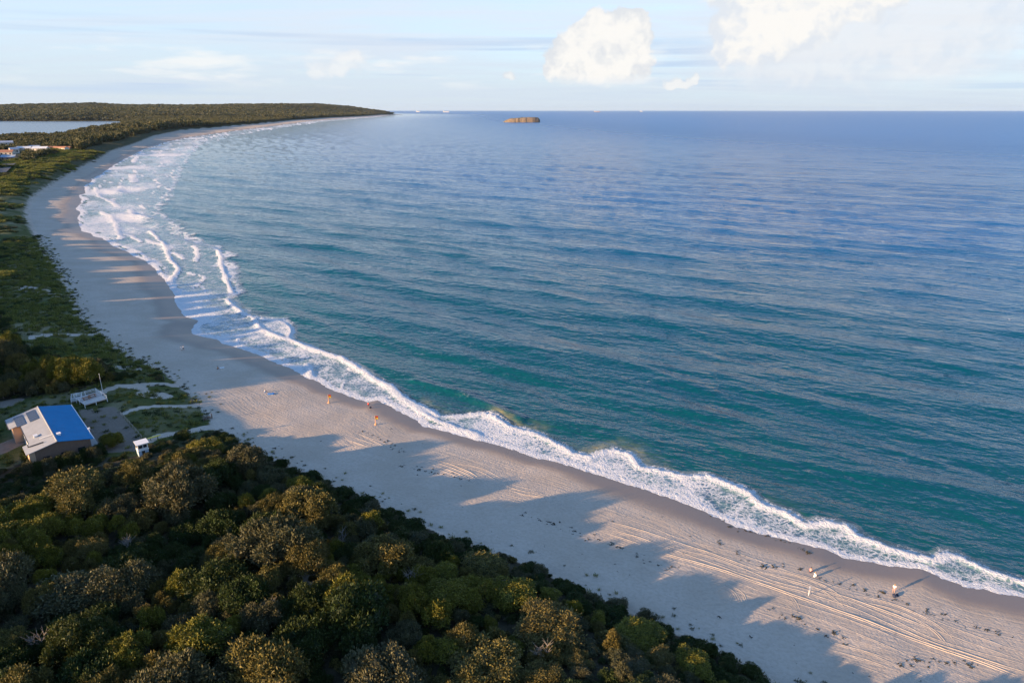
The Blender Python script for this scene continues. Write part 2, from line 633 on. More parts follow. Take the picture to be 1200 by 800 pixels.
def ground_material():
    def fn(T, out):
        p = T.new('ShaderNodeBsdfPrincipled')
        wet = T.attr('wet')
        col, h, wm = sand_nodes(T, wet)
        P = T.obj()
        veg = T.attr('veg')
        e = T.math('ADD', veg, T.math('MULTIPLY', T.math('SUBTRACT', T.noise(P, 0.28, 6, 0.65), 0.5), 1.1))
        e = T.smooth(e, 0.42, 0.62)
        soil = T.mix(T.smooth(T.noise(P, 0.35, 5, 0.6), 0.35, 0.65), (0.030, 0.027, 0.016), (0.075, 0.062, 0.036))
        gr = T.mix(T.noise(P, 0.9, 4, 0.65), (0.040, 0.060, 0.014), (0.120, 0.125, 0.032))
        gr = T.mix(T.smooth(T.noise(P, 0.06, 4, 0.6), 0.45, 0.7, 0.0, 0.8), gr, (0.30, 0.25, 0.15))
        far = T.mix(T.noise(P, 0.035, 7, 0.65), (0.022, 0.030, 0.012), (0.105, 0.095, 0.040))
        vc = T.mix(T.attr('grass'), soil, gr)
        vc = T.mix(T.attr('far'), vc, far)
        col = T.mix(e, col, vc)
        # packed dirt of tracks and yard
        dirt = T.smooth(T.math('ADD', T.attr('dirt'), T.math('MULTIPLY', T.math('SUBTRACT', T.noise(P, 0.5, 5, 0.6), 0.5), 0.5)), 0.35, 0.65)
        dc = T.mix(T.noise(P, 0.7, 5, 0.65), (0.17, 0.135, 0.105), (0.30, 0.24, 0.185))
        col = T.mix(dirt, col, dc)
        T.put(p.inputs['Base Color'], col)
        T.put(p.inputs['Roughness'], T.lin(wm, 0, 1, 0.95, 0.42))
        T.put(p.inputs['Specular IOR Level'], T.lin(wm, 0, 1, 0.15, 0.5))
        rough_h = T.math('ADD', h, T.math('MULTIPLY', T.math('MULTIPLY', T.noise(P, 2.2, 5, 0.6), 0.25), e))
        far_h = T.math('MULTIPLY', T.math('MULTIPLY', T.noise(P, 0.05, 6, 0.7), 9.0), T.attr('far'))
        T.put(p.inputs['Normal'], T.bump(T.math('ADD', rough_h, far_h), 0.75, 1.0))
        T.l.new(p.outputs[0], out.inputs[0])
    return material('sand_and_soil', fn)


M_GROUND = ground_material()


def build_sea_material():
    def fn(T, out):
        P = T.obj()
        wdir = math.radians(-33)
        # wind ripples over chop over swell, crests lying along the shore
        def wave(deg, sx):
            return T.mapping(T.mapping(P, rot=(0, 0, math.radians(-deg))), scale=(sx, 1, 1))
        r1 = T.noise(wave(-30, 0.62), 0.95, 2, 0.60, 0.0)
        r2 = T.noise(wave(-18, 0.50), 0.40, 2, 0.58, 0.0)
        r3 = T.noise(wave(-34, 0.30), 0.13, 2, 0.55, 0.0)
        r4 = T.noise(wave(-26, 0.18), 0.035, 1, 0.55)
        h = T.math('ADD', T.math('MULTIPLY', r1, 0.7), T.math('MULTIPLY', r2, 1.8))
        h = T.math('ADD', h, T.math('MULTIPLY', r3, 4.0))
        h = T.math('ADD', h, T.math('MULTIPLY', r4, 6.0))
        foam = T.attr('foam')
        # lace
        wn = T.new('ShaderNodeTexNoise')
        T.l.new(P, wn.inputs['Vector'])
        wn.inputs['Scale'].default_value = 0.45
        wn.inputs['Detail'].default_value = 4
        ws = T.new('ShaderNodeVectorMath', operation='SCALE')
        T.l.new(T.vmath('SUBTRACT', wn.outputs['Color'], (0.5, 0.5, 0.5)), ws.inputs[0])
        ws.inputs['Scale'].default_value = 2.4
        PW = T.vmath('ADD', T.mapping(P, rot=(0, 0, 0.6), scale=(0.8, 1.0, 0)), ws.outputs[0])
        vo = T.new('ShaderNodeTexVoronoi', feature='DISTANCE_TO_EDGE')
        T.l.new(PW, vo.inputs['Vector'])
        vo.inputs['Scale'].default_value = 0.95
        cell = T.smooth(vo.outputs['Distance'], 0.0, 0.42)
        vo2 = T.new('ShaderNodeTexVoronoi', feature='DISTANCE_TO_EDGE')
        T.l.new(PW, vo2.inputs['Vector'])
        vo2.inputs['Scale'].default_value = 2.9
        cell2 = T.smooth(vo2.outputs['Distance'], 0.0, 0.45)
        nz = T.noise(P, 0.24, 5, 0.70, 0.0)
        tex = T.math('ADD', T.math('ADD', T.math('MULTIPLY', cell, 0.34), T.math('MULTIPLY', cell2, 0.26)), T.math('MULTIPLY', T.smooth(nz, 0.25, 0.75), 0.40))
        fm = T.smooth(T.math('SUBTRACT', T.math('MULTIPLY', foam, 1.25), tex), -0.14, 0.22)
        # water body: deep blue far out, bottle green over the shelving sand
        sh = T.attr('shore_d')                     # metres, negative out at sea
        pn = T.noise(P, 0.012, 4, 0.55)
        q = T.math('ADD', sh, T.math('MULTIPLY', T.math('SUBTRACT', pn, 0.5), 120.0))
        deep = T.smooth(q, -70.0, -480.0)
        near = T.smooth(q, -85.0, 4.0)
        col = T.mix(deep, (0.0005, 0.060, 0.092), (0.001, 0.074, 0.225))
        col = T.mix(T.smooth(q, -500.0, -2600.0), col, (0.002, 0.105, 0.32))
        col = T.mix(T.math('MULTIPLY', near, 0.8), col, (0.004, 0.078, 0.078))
        sand = T.math('MULTIPLY', T.attr('silt'), T.smooth(T.noise(P, 0.16, 5, 0.6, 0.4), 0.32, 0.66))
        col = T.mix(sand, col, (0.32, 0.27, 0.13))
        aer = T.math('MULTIPLY', T.smooth(foam, 0.05, 0.55), T.smooth(T.noise(P, 0.5, 4, 0.6), 0.2, 0.65, 0.35, 0.95))
        col = T.mix(aer, col, (0.27, 0.38, 0.43))
        p = T.new('ShaderNodeBsdfPrincipled')
        T.put(p.inputs['Base Color'], col)
        T.put(p.inputs['Roughness'], T.smooth(sh, -80.0, -1800.0, 0.06, 0.30))
        p.inputs['IOR'].default_value = 1.333
        p.inputs['Specular Tint'].default_value = (0.66, 0.86, 1.0, 1)  # bluer sky reflection painted in by tinting the specular
        calm = T.math('SUBTRACT', 1.0, T.math('MULTIPLY', T.smooth(foam, 0.05, 0.4), 0.5))
        calm = T.math('MULTIPLY', calm, T.smooth(sh, -15.0, -800.0, 0.50, 1.0))      # waves lie down in the lee of the land
        nb = T.bump(T.math('MULTIPLY', h, calm), 1.0, 0.62)
        T.put(p.inputs['Normal'], nb)
        f = T.new('ShaderNodeBsdfPrincipled')
        fcol = T.mix(T.noise(P, 0.8, 5, 0.6), (0.52, 0.54, 0.56), (0.82, 0.81, 0.79))
        T.put(f.inputs['Base Color'], fcol)
        f.inputs['Roughness'].default_value = 0.9
        fh = T.math('ADD', T.math('MULTIPLY', tex, -0.5), T.math('MULTIPLY', T.noise(P, 2.2, 5, 0.65), 0.35))
        T.put(f.inputs['Normal'], T.bump(fh, 0.9, 0.6))
        mx = T.new('ShaderNodeMixShader')
        T.put(mx.inputs[0], fm)
        T.l.new(p.outputs[0], mx.inputs[1])
        T.l.new(f.outputs[0], mx.inputs[2])
        T.l.new(mx.outputs[0], out.inputs[0])
    return material('sea_water', fn)


M_SEA = build_sea_material()

# ------------------------------------------------------------------ the sea with its surf
OUT_PX = [(1200, 681), (1151, 663.5), (1123, 649.5), (1109, 648), (1095, 655), (1067, 648), (1035, 639), (1007, 627), (993, 614.5), (969, 612), (944, 613), (920, 599), (895, 592), (878, 578), (860, 571), (832, 559), (801, 558.5), (780, 553.5), (750, 546), (738, 532.5), (720, 526.5), (705, 529.5), (690, 535.5), (672, 531),
          (648, 516), (630, 507), (600, 501), (579, 487.5), (564, 484.5), (540, 488), (516, 488), (495, 476), (477, 468), (452, 450), (420, 430), (397, 419), (387, 416), (365, 407.5), (342, 397), (342, 384), (330, 376), (300, 371), (280, 365), (270, 357), (267, 352), (273, 342), (265, 325), (260, 310), (260, 295), (245, 287),
          (230, 284), (205, 272), (200, 257), (178, 250), (182, 240), (196, 228), (205, 208), (215, 186), (232, 171), (262, 161), (322, 151), (382, 142.5), (440, 137.5)]
OUTER = [(930, -415), (425, -85)] + [G(*p) for p in OUT_PX] + [(-1960, 11500)]
FOAM_POLY = W[:-3] + OUTER[::-1]
CRESTS = [  # (points, half width in metres, height of the roller)
    ([(266, 352), (272, 358), (282, 366), (297, 374), (305, 385), (320, 393), (342, 400), (360, 408), (378, 414), (390, 418)], 1.2, 0.6),
    ([(397, 420), (410, 428), (425, 436), (440, 445), (455, 452), (468, 462)], 1.3, 0.5),
    ([(462, 460), (475, 470), (490, 480), (510, 492), (535, 503), (560, 511)], 1.3, 0.4),
    ([(419, 469), (435, 467), (450, 466.5)], 0.4, 0.0), ([(450, 466), (459, 474), (465, 478)], 0.5, 0.05),
    ([(399, 459), (402, 452), (405, 447)], 0.4, 0.05), ([(278, 403), (279, 397), (284, 393)], 0.5, 0.1),
    ([(364, 441), (362, 432), (358, 428)], 1.1, 0.5),
    ([(177, 271), (185, 280), (193, 287), (196, 296), (200, 307), (209, 314), (209, 318), (202, 326), (199, 331)], 1.5, 0.6),
    ([(146, 275), (155, 277), (165, 284)], 1.5, 0.4), ([(120, 250), (131, 254), (135, 262), (138, 272), (142, 281)], 2.2, 0.5),
    ([(111, 220), (117, 231), (130, 237), (140, 243)], 2.2, 0.5), ([(152, 246), (160, 252), (171, 256)], 2.8, 0.6),
    ([(257, 295), (259, 310), (265, 327), (272, 344)], 1.1, 0.4), ([(220, 320), (232, 323), (240, 325)], 1.0, 0.2), ([(202, 296), (212, 300), (214, 304)], 1.6, 0.3),
    ([(228, 290), (231, 300), (229, 306)], 1.4, 0.2), ([(240, 325), (232, 333), (226, 338)], 0.8, 0.1),
    ([(155, 205), (157, 214)], 4.5, 0.6), ([(160, 184), (156, 191)], 4.0, 0.5), ([(142, 219), (137, 225)], 3.0, 0.5),
    ([(184, 178), (190, 178)], 4.0, 0.4), ([(164, 197), (169, 197)], 3.0, 0.4), ([(163, 179), (170, 181)], 3.0, 0.4), ([(128, 213), (131, 214)], 3.0, 0.4),
    ([(197, 222), (199, 223)], 2.5, 0.3), ([(192, 195), (193, 195.5)], 2.5, 0.3), ([(200, 175), (215, 174)], 4.0, 0.4), ([(222, 168), (238, 168)], 4.0, 0.4),
    ([(246, 162), (268, 161)], 4.0, 0.4), ([(300, 153), (322, 151.5)], 6.0, 0.4), ([(350, 146), (372, 144)], 8.0, 0.4), ([(395, 140), (415, 139)], 10.0, 0.4),
    ([(120, 282), (140, 291), (152, 298), (160, 304)], 0.7, 0.05), ([(111, 277), (124, 282), (150, 290), (166, 297), (178, 308), (190, 320), (199, 331), (210, 345)], 1.1, 0.2),
    ([(208, 350), (222, 352), (232, 352)], 0.8, 0.1), ([(225, 357), (236, 361)], 0.8, 0.1), ([(1180, 374), (1186, 376)], 0.5, 0.2),
]
GREEN_RIDGE = [(485, 448), (510, 455), (540, 462), (565, 473), (585, 482), (610, 492)]


def build_sea():
    x, y = GX.ravel(), GY.ravel()
    dw = DW.ravel()
    sea_pt = dw < 6.0
    r = np.hypot(x, y)
    # swell: several long trains bending in to the shore
    z = np.zeros_like(x)
    for k, (wl, amp, dirn, ph) in enumerate([(46, 0.26, 57, 0.3), (31, 0.17, 50, 1.9), (22, 0.12, 66, 4.0), (15, 0.08, 40, 2.2), (11, 0.06, 72, 5.1), (64, 0.22, 60, 2.7)]):
        a = math.radians(dirn)
        px = (x * math.cos(a) + y * math.sin(a)) / wl * 2 * np.pi
        wob = fbm(x / (wl * 5), y / (wl * 5), 60 + k, 3) * 9
        cr = np.sin(px + ph + wob)
        z += amp * (cr - 0.35 * np.cos(2 * (px + ph + wob))) * (0.35 + 1.3 * vnoise(x / (wl * 2.5), y / (wl * 2.5), 80 + k))
    near = sstep(-dw, 2, 45)
    fade = 1 - sstep(r, 1500, 5000)
    z = 1.45 * z * (0.12 + 0.88 * near) * fade
    foam = np.zeros_like(x)
    silt = np.zeros_like(x)
    m = np.where((dw < 6) & (dw > -420) & (r < 14000))[0]
    mx, my = x[m], y[m]
    wamp = 2.5 + 16 * sstep(my, 230, 400) + 30 * sstep(my, 600, 2000)
    wx = mx + (fbm(mx / 9, my / 9, 201, 4) - 0.5) * wamp
    wy = my + (fbm(mx / 9, my / 9, 207, 4) - 0.5) * wamp
    ins = inside(wx, wy, FOAM_POLY) | (dw[m] > -1.0)
    do, so = poly_dist(wx, wy, OUTER)
    dW = -dw[m]
    rm = r[m]
    px_m = np.clip(rm / 180, 0.8, 6)                     # larger breakers far up the bay
    bay = sstep(my, 230, 330)                            # wide white water in the bay, one shore break here
    patch = fbm(mx / 18, my / 18, 41, 4)
    patchb = fbm(mx / 60, my / 60, 44, 4)
    f = np.where(ins, 0.27 + 1.0 * (patch - 0.5), 0)
    fb = np.where(ins, (0.27 + 1.3 * (patchb - 0.5)) * (0.3 + 0.7 * sstep(do, 0, 22)), 0)
    # successive rows of spilling breakers up the bay
    row = np.abs(((dW + 46 * (fbm(mx / 60, my / 60, 231, 3) - 0.5)) / 21.0) % 1.0 - 0.5)
    lines = (1 - sstep(row, 0.015, 0.085)) * sstep(fbm(mx / 24, my / 24, 235, 3), 0.40, 0.60) * sstep(dW, 6, 16)
    fb = np.where(ins, np.maximum(fb, lines * 0.95), fb)
    f = f + (fb - f) * bay
    # solid fronts at both edges of the wash
    f = np.maximum(f, np.where(ins, (1.02 - sstep(dW, 0.2, 2.2 * np.minimum(px_m, 2) * (0.5 + 1.2 * patch)) * 0.75) * (1 - 0.3 * bay), 0))
    f = np.maximum(f, np.where(ins, (0.78 - sstep(do, 0.0, 3.0) * 0.6) * (1 - bay), 0))
    # thrown streamers outside the edge
    f = np.maximum(f, np.where(~ins, (0.5 - do / (5.0 + 9 * bay)) * (0.4 + 1.0 * patch), 0))
    zz = np.zeros_like(mx)
    for pts, hw, hgt in CRESTS:
        pl = noisy([G(*p) for p in pts], 1.2, 3.0, 70)
        bb = np.array(pl)
        mg = hw * 6 + 4
        k = (mx > bb[:, 0].min() - mg) & (mx < bb[:, 0].max() + mg) & (my > bb[:, 1].min() - mg) & (my < bb[:, 1].max() + mg)
        if not k.any():
            continue
        d, _ = poly_dist(mx[k], my[k], pl)
        fine = fbm(mx[k] / 3.2, my[k] / 3.2, 215, 3)
        wv = hw * (0.10 + 0.45 * patch[k] + 0.6 * (fine - 0.3))
        wv = np.maximum(wv, 0.06)
        g = 1.15 * (1 - sstep(d, wv * 0.5, wv * 2.6))
        f[k] = np.maximum(f[k], g)
        zz[k] = np.maximum(zz[k], 0.75 * hgt * (0.5 + fine) * np.exp(-(d / (hw * 1.2)) ** 2))
    zz = np.maximum(zz, np.where(ins, 0.30 * np.exp(-(do / 2.0) ** 2) * (1 - bay), 0))
    # a green unbroken wave standing behind the wash
    gl = [G(*p) for p in GREEN_RIDGE]
    d, _ = poly_dist(mx, my, gl)
    zz = np.maximum(zz, 0.75 * np.exp(-(d / 1.7) ** 2))
    s = np.exp(-((do - 0.5) / 3.6) ** 2) * (~ins) * (1 - bay) * sstep(mx, -75, -40) * (1 - 0.65 * sstep(mx, 22, 50)) * sstep(fbm(mx / 16, my / 16, 52, 2), 0.40, 0.62) * 1.1
    silt[m] = np.clip(s, 0, 1)
    foam[m] = np.clip(f, 0, 1)
    # swash thins out to nothing on the sand
    z[m] = z[m] + zz + 0.05 + 0.06 * (f > 0.5) * fbm(mx / 1.3, my / 1.3, 210, 3) * 3
    keepv = (dw < 4.0)
    q = QUADS[np.all(keepv[QUADS], axis=1)]
    # the wash runs a little way up the beach face and ends there
    o = sub_mesh('sea', GX, GY, z.reshape(GX.shape), q, M_SEA, {'foam': foam, 'silt': silt, 'shore_d': dw})
    tag(o, kind='structure')
    return o


sea = build_sea()

# ------------------------------------------------------------------ beach and ground
DIRT_PATHS = [  # worn sand ways from the club to the beach: (points, half width, kind)
    ([(118, 465), (140, 457), (165, 451), (188, 446), (205, 446)], 1.1, 'sand'),
    ([(146, 488), (165, 481), (185, 475), (205, 471), (226, 468)], 0.9, 'sand'),
    ([(176, 520), (190, 512), (210, 505), (232, 496), (252, 490)], 1.3, 'sand'),
    ([(-20, 540), (0, 532), (14, 525), (26, 520)], 2.4, 'dirt'),
    ([(-20, 478), (0, 482), (8, 481), (14, 476)], 2.6, 'dirt'),
    ([(40, 404), (60, 398), (84, 393), (110, 388)], 1.4, 'sand'),
]
YARD = [G(px, py, 6) for px, py in [(92, 480), (135, 476), (142, 486), (166, 513), (160, 528), (110, 532), (106, 515)]]
ROAD_FAR = [G(px, py, 6) for px, py in [(0, 209), (6, 203), (14, 196), (16, 190), (12, 186)]]
PRE_POLY = [G(px, py, 6) for px, py in [(-30, 478), (5, 470), (50, 466), (84, 462), (120, 452), (160, 440), (195, 436), (230, 455), (258, 492), (215, 508), (180, 520), (172, 534), (110, 536), (60, 530), (28, 542), (-30, 560)]]


def near_poly(x, y, poly, w):
    d, _ = poly_dist(x, y, list(poly) + [poly[0]])
    d = np.where(inside(x, y, poly), -d, d)
    return 1 - sstep(d, -w, w)


def build_land():
    x, y = GX.ravel(), GY.ravel()
    dw, dv, s, lag = DW.ravel(), DV.ravel(), SS.ravel(), LG.ravel()
    z = land_z(x, y, (dw, dv, s, lag))
    r = np.hypot(x, y)
    ext = np.clip(r / 220, 1, 4)
    veg = sstep(dv / ext, -3.0, 5.0)
    veg = np.where((lag < 25) & (lag > -100), np.minimum(veg, 0.9), veg)
    grass = np.clip(sstep(dv, -2, 3) * (1 - sstep(dv, 9 + 30 * sstep(y, 170, 260), 20 + 55 * sstep(y, 170, 260))) * sstep(y, 120, 170), 0, 1)
    pre = inside(x, y, PRE_POLY)
    grass = np.maximum(grass, pre * 0.9)
    far = sstep(r, 500, 1300)
    dirt = np.zeros_like(x)
    k = np.where((r < 400) & (dv > -12))[0]
    for pts, hw, kd in DIRT_PATHS:
        pl = [G(px, py, 5.0) for px, py in pts]
        d, _ = poly_dist(x[k], y[k], pl)
        a = 1 - sstep(d, hw * 0.7, hw * 1.5)
        veg[k] = veg[k] * (1 - a)
        if kd == 'dirt':
            dirt[k] = np.maximum(dirt[k], a)
    yard = near_poly(x[k], y[k], YARD, 1.2)
    dirt[k] = np.maximum(dirt[k], yard * 0.95)
    # blown-out sand hollows in the dunes
    for (px, py, rad) in [(40, 342, 5), (58, 345, 4), (180, 461, 3.4), (160, 455, 2.2), (150, 430, 3), (262, 590, 1.8), (365, 695, 2.6), (205, 555, 1.6)]:
        cx, cy = G(px, py, 5)
        veg[k] *= sstep(np.hypot((x[k] - cx) / 1.6, y[k] - cy), rad * 0.5, rad * 1.3)
    # wet band above the waterline, wider on the flat parts of the beach
    wband = 6.0 + 12.0 * fbm(s / 26, s * 0, 90, 3) + 18 * sstep(y, 190, 300) * fbm(s / 30, s * 0, 95, 3)
    wet = 1 - sstep(dw, wband * 0.15, wband)
    sub = {'veg': veg, 'grass': grass, 'far': far, 'dirt': dirt, 'wet': wet, 'shore_s': s, 'shore_d': dw}
    quad_dv = dv[QUADS].max(axis=1)
    quad_dw = dw[QUADS].max(axis=1)
    isb = (quad_dv <= 0) & (quad_dw > -60)
    isg = quad_dv > 0
    isg &= ~((r[QUADS].max(axis=1) > 60000))
    b = sub_mesh('beach', GX, GY, z.reshape(GX.shape), QUADS[isb], M_GROUND, sub)
    tag(b, kind='structure')
    g = sub_mesh('ground', GX, GY, z.reshape(GX.shape), QUADS[isg], M_GROUND, sub)
    tag(g, kind='structure')
    return b, g


beach, ground = build_land()


def zat(x, y):
    return land_z(np.atleast_1d(np.asarray(x, float)), np.atleast_1d(np.asarray(y, float)))


# exact height of the built sheets, for things that stand on them
def _bvh(o, sel=None):
    me = o.data
    v = np.empty(len(me.vertices) * 3)
    me.vertices.foreach_get('co', v)
    v = v.reshape(-1, 3)
    f = np.empty(len(me.polygons) * 4, dtype=np.int64)
    me.loops.foreach_get('vertex_index', f)
    f = f.reshape(-1, 4)
    k = np.all(np.hypot(v[f][:, :, 0], v[f][:, :, 1]) < 420, axis=1)
    f = f[k]
    u, inv = np.unique(f, return_inverse=True)
    return BVHTree.FromPolygons(v[u].tolist(), inv.reshape(-1, 4).tolist())


BVH = [_bvh(beach), _bvh(ground)]


def top(x, y):
    best = None
    for b in BVH:
        h = b.ray_cast(Vector((x, y, 60)), Vector((0, 0, -1)))
        if h[0] is not None and (best is None or h[0].z > best):
            best = h[0].z
    return float(zat(x, y)[0]) if best is None else best


def on(px, py):
    """ground point seen at a place of the photograph: (x, y, z)"""
    z = 2.0
    for _ in range(8):
        x, y = G(px, py, z)
        z = top(x, y)
    return Vector((x, y, z))


# lagoon water
def water_material():
    def fn(T, out):
        p = T.new('ShaderNodeBsdfPrincipled')
        p.inputs['Base Color'].default_value = (0.06, 0.10, 0.15, 1)
        p.inputs['Roughness'].default_value = 0.25
        p.inputs['IOR'].default_value = 1.333
        n = T.noise(T.mapping(T.obj(), scale=(1, 0.4, 1)), 0.3, 3, 0.5)
        T.put(p.inputs['Normal'], T.bump(n, 0.08, 0.6))
        T.l.new(p.outputs[0], out.inputs[0])
    return material('lagoon_water', fn)


lp = np.array(LAGN[:-1])
lc = lp.mean(axis=0)
lbig = lc + (lp - lc) * 1.06
lagoon = mesh_obj('lagoon', [(a, b, 1.0) for a, b in lbig], [list(range(len(lbig)))], water_material())
if lagoon.data.polygons[0].normal.z < 0:
    lagoon.data.flip_normals()
tag(lagoon, kind='structure')

# far ranges beyond the lagoon
M_FARHILL = simple('far_wooded_hill', (0.045, 0.05, 0.03), 1.0, 0.4, 0.002)
hv, hf = [], []
hx = np.linspace(-34000, -9500, 90)
for i, xx in enumerate(hx):
    zt = 62 + 120 * float(fbm(np.array([xx / 5200.0]), np.array([1.3]), 77, 4)[0]) * float(sstep(np.array([xx]), -9500, -15000)[0])
    for k, (dy, fz) in enumerate([(-2500, 0.0), (-1500, 0.35), (-700, 0.8), (0, 1.0), (900, 0.7), (2500, 0.0)]):
        hv.append((xx, 27000 + dy, 3 + zt * fz))
for i in range(len(hx) - 1):
    for k in range(5):
        a = i * 6 + k
        hf.append([a, a + 6, a + 7, a + 1])
hills = mesh_obj('hills', hv, hf, M_FARHILL, None, True)
tag(hills, kind='structure')

# ------------------------------------------------------------------ foliage
def leaf_material(name, lo, hi, warm, trans=0.18):
    def fn(T, out):
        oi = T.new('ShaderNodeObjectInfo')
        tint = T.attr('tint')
        c = T.mix(tint, lo, hi)  # dark end deepened for leaf shade, bright end raised for highlights
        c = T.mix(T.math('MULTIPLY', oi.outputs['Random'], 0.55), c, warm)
        p = T.new('ShaderNodeBsdfPrincipled')
        T.put(p.inputs['Base Color'], c)
        p.inputs['Roughness'].default_value = 0.62
        p.inputs['Specular IOR Level'].default_value = 0.25
        t = T.new('ShaderNodeBsdfTranslucent')
        T.put(t.inputs[0], T.mix(0.5, c, (0.12, 0.14, 0.02)))
        mx = T.new('ShaderNodeMixShader')
        mx.inputs[0].default_value = trans
        T.l.new(p.outputs[0], mx.inputs[1])
        T.l.new(t.outputs[0], mx.inputs[2])
        T.l.new(mx.outputs[0], out.inputs[0])
    return material(name, fn)


M_LEAF = {
    'banksia': leaf_material('banksia_leaf', (0.020, 0.026, 0.009), (0.245, 0.200, 0.050), (0.120, 0.088, 0.026), 0.10),
    'wattle': leaf_material('wattle_leaf', (0.022, 0.034, 0.006), (0.275, 0.245, 0.030), (0.140, 0.120, 0.014), 0.10),
    'teatree': leaf_material('tea_tree_leaf', (0.018, 0.026, 0.014), (0.155, 0.146, 0.064), (0.085, 0.072, 0.034), 0.10),
    'shrub': leaf_material('shrub_leaf', (0.008, 0.020, 0.006), (0.052, 0.080, 0.016), (0.056, 0.062, 0.012), 0.10),
    'far': leaf_material('forest_leaf', (0.020, 0.029, 0.012), (0.135, 0.132, 0.050), (0.105, 0.090, 0.042), 0.1),
    'grass': leaf_material('dune_grass_blade', (0.075, 0.100, 0.016), (0.220, 0.235, 0.042), (0.230, 0.195, 0.062), 0.3),
}
M_BARK = simple('grey_bark', (0.16, 0.13, 0.10), 0.9, 0.35, 4.0)
M_DEAD = simple('bleached_dead_wood', (0.22, 0.19, 0.16), 0.9, 0.25, 4.0)


def unit(v):
    return v / np.maximum(np.linalg.norm(v, axis=-1, keepdims=True), 1e-9)


def ico(sub):
    bm = bmesh.new()
    bmesh.ops.create_icosphere(bm, subdivisions=sub, radius=1.0)
    v = np.array([p.co[:] for p in bm.verts])
    f = np.array([[q.index for q in p.verts] for p in bm.faces])
    bm.free()
    return v, f


ICO1 = ico(1)
ICO2 = ico(2)


def crown_data(seed, nlobe, tufts, per, leaf, width, spread=1.0, flat=0.75, core=True, base=0.08, lobe=1.0):
    """crown of leafy lobes: half width about 1, resting on z = base*... ; returns verts, quads, tris, tint"""
    rg = np.random.default_rng(seed)
    ang = rg.uniform(0, 2 * np.pi, nlobe)
    rad = 0.74 * np.sqrt(rg.uniform(0.0, 1, nlobe)) * spread
    rad[0] = 0.05
    lr = rg.uniform(0.26, 0.50, nlobe) * lobe
    cz = base + flat * (0.55 + 0.45 * rg.uniform(0, 1, nlobe)) * np.sqrt(np.clip(1 - (rad / 1.05) ** 2, 0.05, 1))
    C = np.stack([rad * np.cos(ang), rad * np.sin(ang), cz], -1)
    V_, Q_, T_, tint = [], [], [], []
    nv = 0
    for i in range(nlobe):
        d = unit(rg.normal(size=(tufts, 3)))
        d[:, 2] = np.where(d[:, 2] < -0.45, -d[:, 2], d[:, 2])
        p = C[i] + d * lr[i] * rg.uniform(0.80, 1.12, (tufts, 1)) * np.array([1, 1, 0.85])
        dist = np.linalg.norm(p[:, None, :] - C[None], axis=-1) / lr[None]
        dist[:, i] = 9
        ok = dist.min(axis=1) > 0.72
        p, d = p[ok], d[ok]
        m = len(p)
        tt = rg.uniform(0, 0.7, m) + 0.3 * rg.uniform(0, 1)
        for _ in range(per):
            ld = unit(d + 0.75 * rg.normal(size=(m, 3)))
            side = unit(np.cross(ld, rg.normal(size=(m, 3))))
            L = leaf * rg.uniform(0.6, 1.3, (m, 1))
            w = width * rg.uniform(0.7, 1.2, (m, 1))
            o = p + 0.05 * rg.normal(size=(m, 3))
            quad = np.stack([o, o + ld * L * 0.5 + side * w, o + ld * L, o + ld * L * 0.5 - side * w], 1)
            V_.append(quad.reshape(-1, 3))
            Q_.append(np.arange(m * 4).reshape(-1, 4) + nv)
            tint.append(np.repeat(np.clip(tt + rg.uniform(-0.2, 0.2, m), 0, 1), 4))
            nv += m * 4
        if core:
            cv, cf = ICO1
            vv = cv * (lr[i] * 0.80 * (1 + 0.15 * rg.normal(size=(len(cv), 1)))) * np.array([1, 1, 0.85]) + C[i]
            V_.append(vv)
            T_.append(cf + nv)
            tint.append(np.full(len(vv), 0.1))  # core near the dark tint: shade inside the crown put into the colour
            nv += len(vv)
    return np.concatenate(V_), np.concatenate(Q_), (np.concatenate(T_) if T_ else None), np.concatenate(tint), C, lr


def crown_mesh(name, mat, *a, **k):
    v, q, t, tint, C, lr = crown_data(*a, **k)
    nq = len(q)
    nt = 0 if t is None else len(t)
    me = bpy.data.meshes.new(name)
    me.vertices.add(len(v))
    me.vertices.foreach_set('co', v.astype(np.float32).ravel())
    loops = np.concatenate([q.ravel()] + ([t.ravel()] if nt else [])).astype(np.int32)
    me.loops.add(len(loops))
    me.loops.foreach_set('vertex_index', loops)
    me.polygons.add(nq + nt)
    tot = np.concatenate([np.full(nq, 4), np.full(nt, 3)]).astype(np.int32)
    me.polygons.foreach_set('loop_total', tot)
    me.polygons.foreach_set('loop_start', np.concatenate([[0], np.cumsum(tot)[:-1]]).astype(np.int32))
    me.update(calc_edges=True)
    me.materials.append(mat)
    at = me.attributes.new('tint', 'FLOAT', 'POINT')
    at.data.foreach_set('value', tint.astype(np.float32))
    return me, C, lr


def trunk_mesh(name, C, seed, dead=False):
    rg = random.Random(seed)
    m = MB()
    fork = (rg.uniform(-.05, .05), rg.uniform(-.05, .05), 0.22)
    m.tube([(0, 0, -0.25), (fork[0] * .4, fork[1] * .4, 0.08), fork], [0.075, 0.06, 0.05], 7)
    for c in C[:6]:
        e = Vector(c)
        f = Vector(fork)
        mid = f.lerp(e, 0.5) + Vector((rg.uniform(-.06, .06), rg.uniform(-.06, .06), 0.05))
        m.tube([f - Vector((0, 0, .02)), mid, e], [0.042, 0.028, 0.012], 5)
        if dead:
            for _ in range(7):
                t = e + Vector((rg.uniform(-.35, .35), rg.uniform(-.35, .35), rg.uniform(0.0, .35)))
                m.tube([mid.lerp(e, rg.uniform(.3, 1)), t], [0.014, 0.004], 4)
    me = bpy.data.meshes.new(name)
    me.from_pydata(m.v, [], m.f)
    me.update()
    me.materials.append(M_DEAD if dead else M_BARK)
    return me


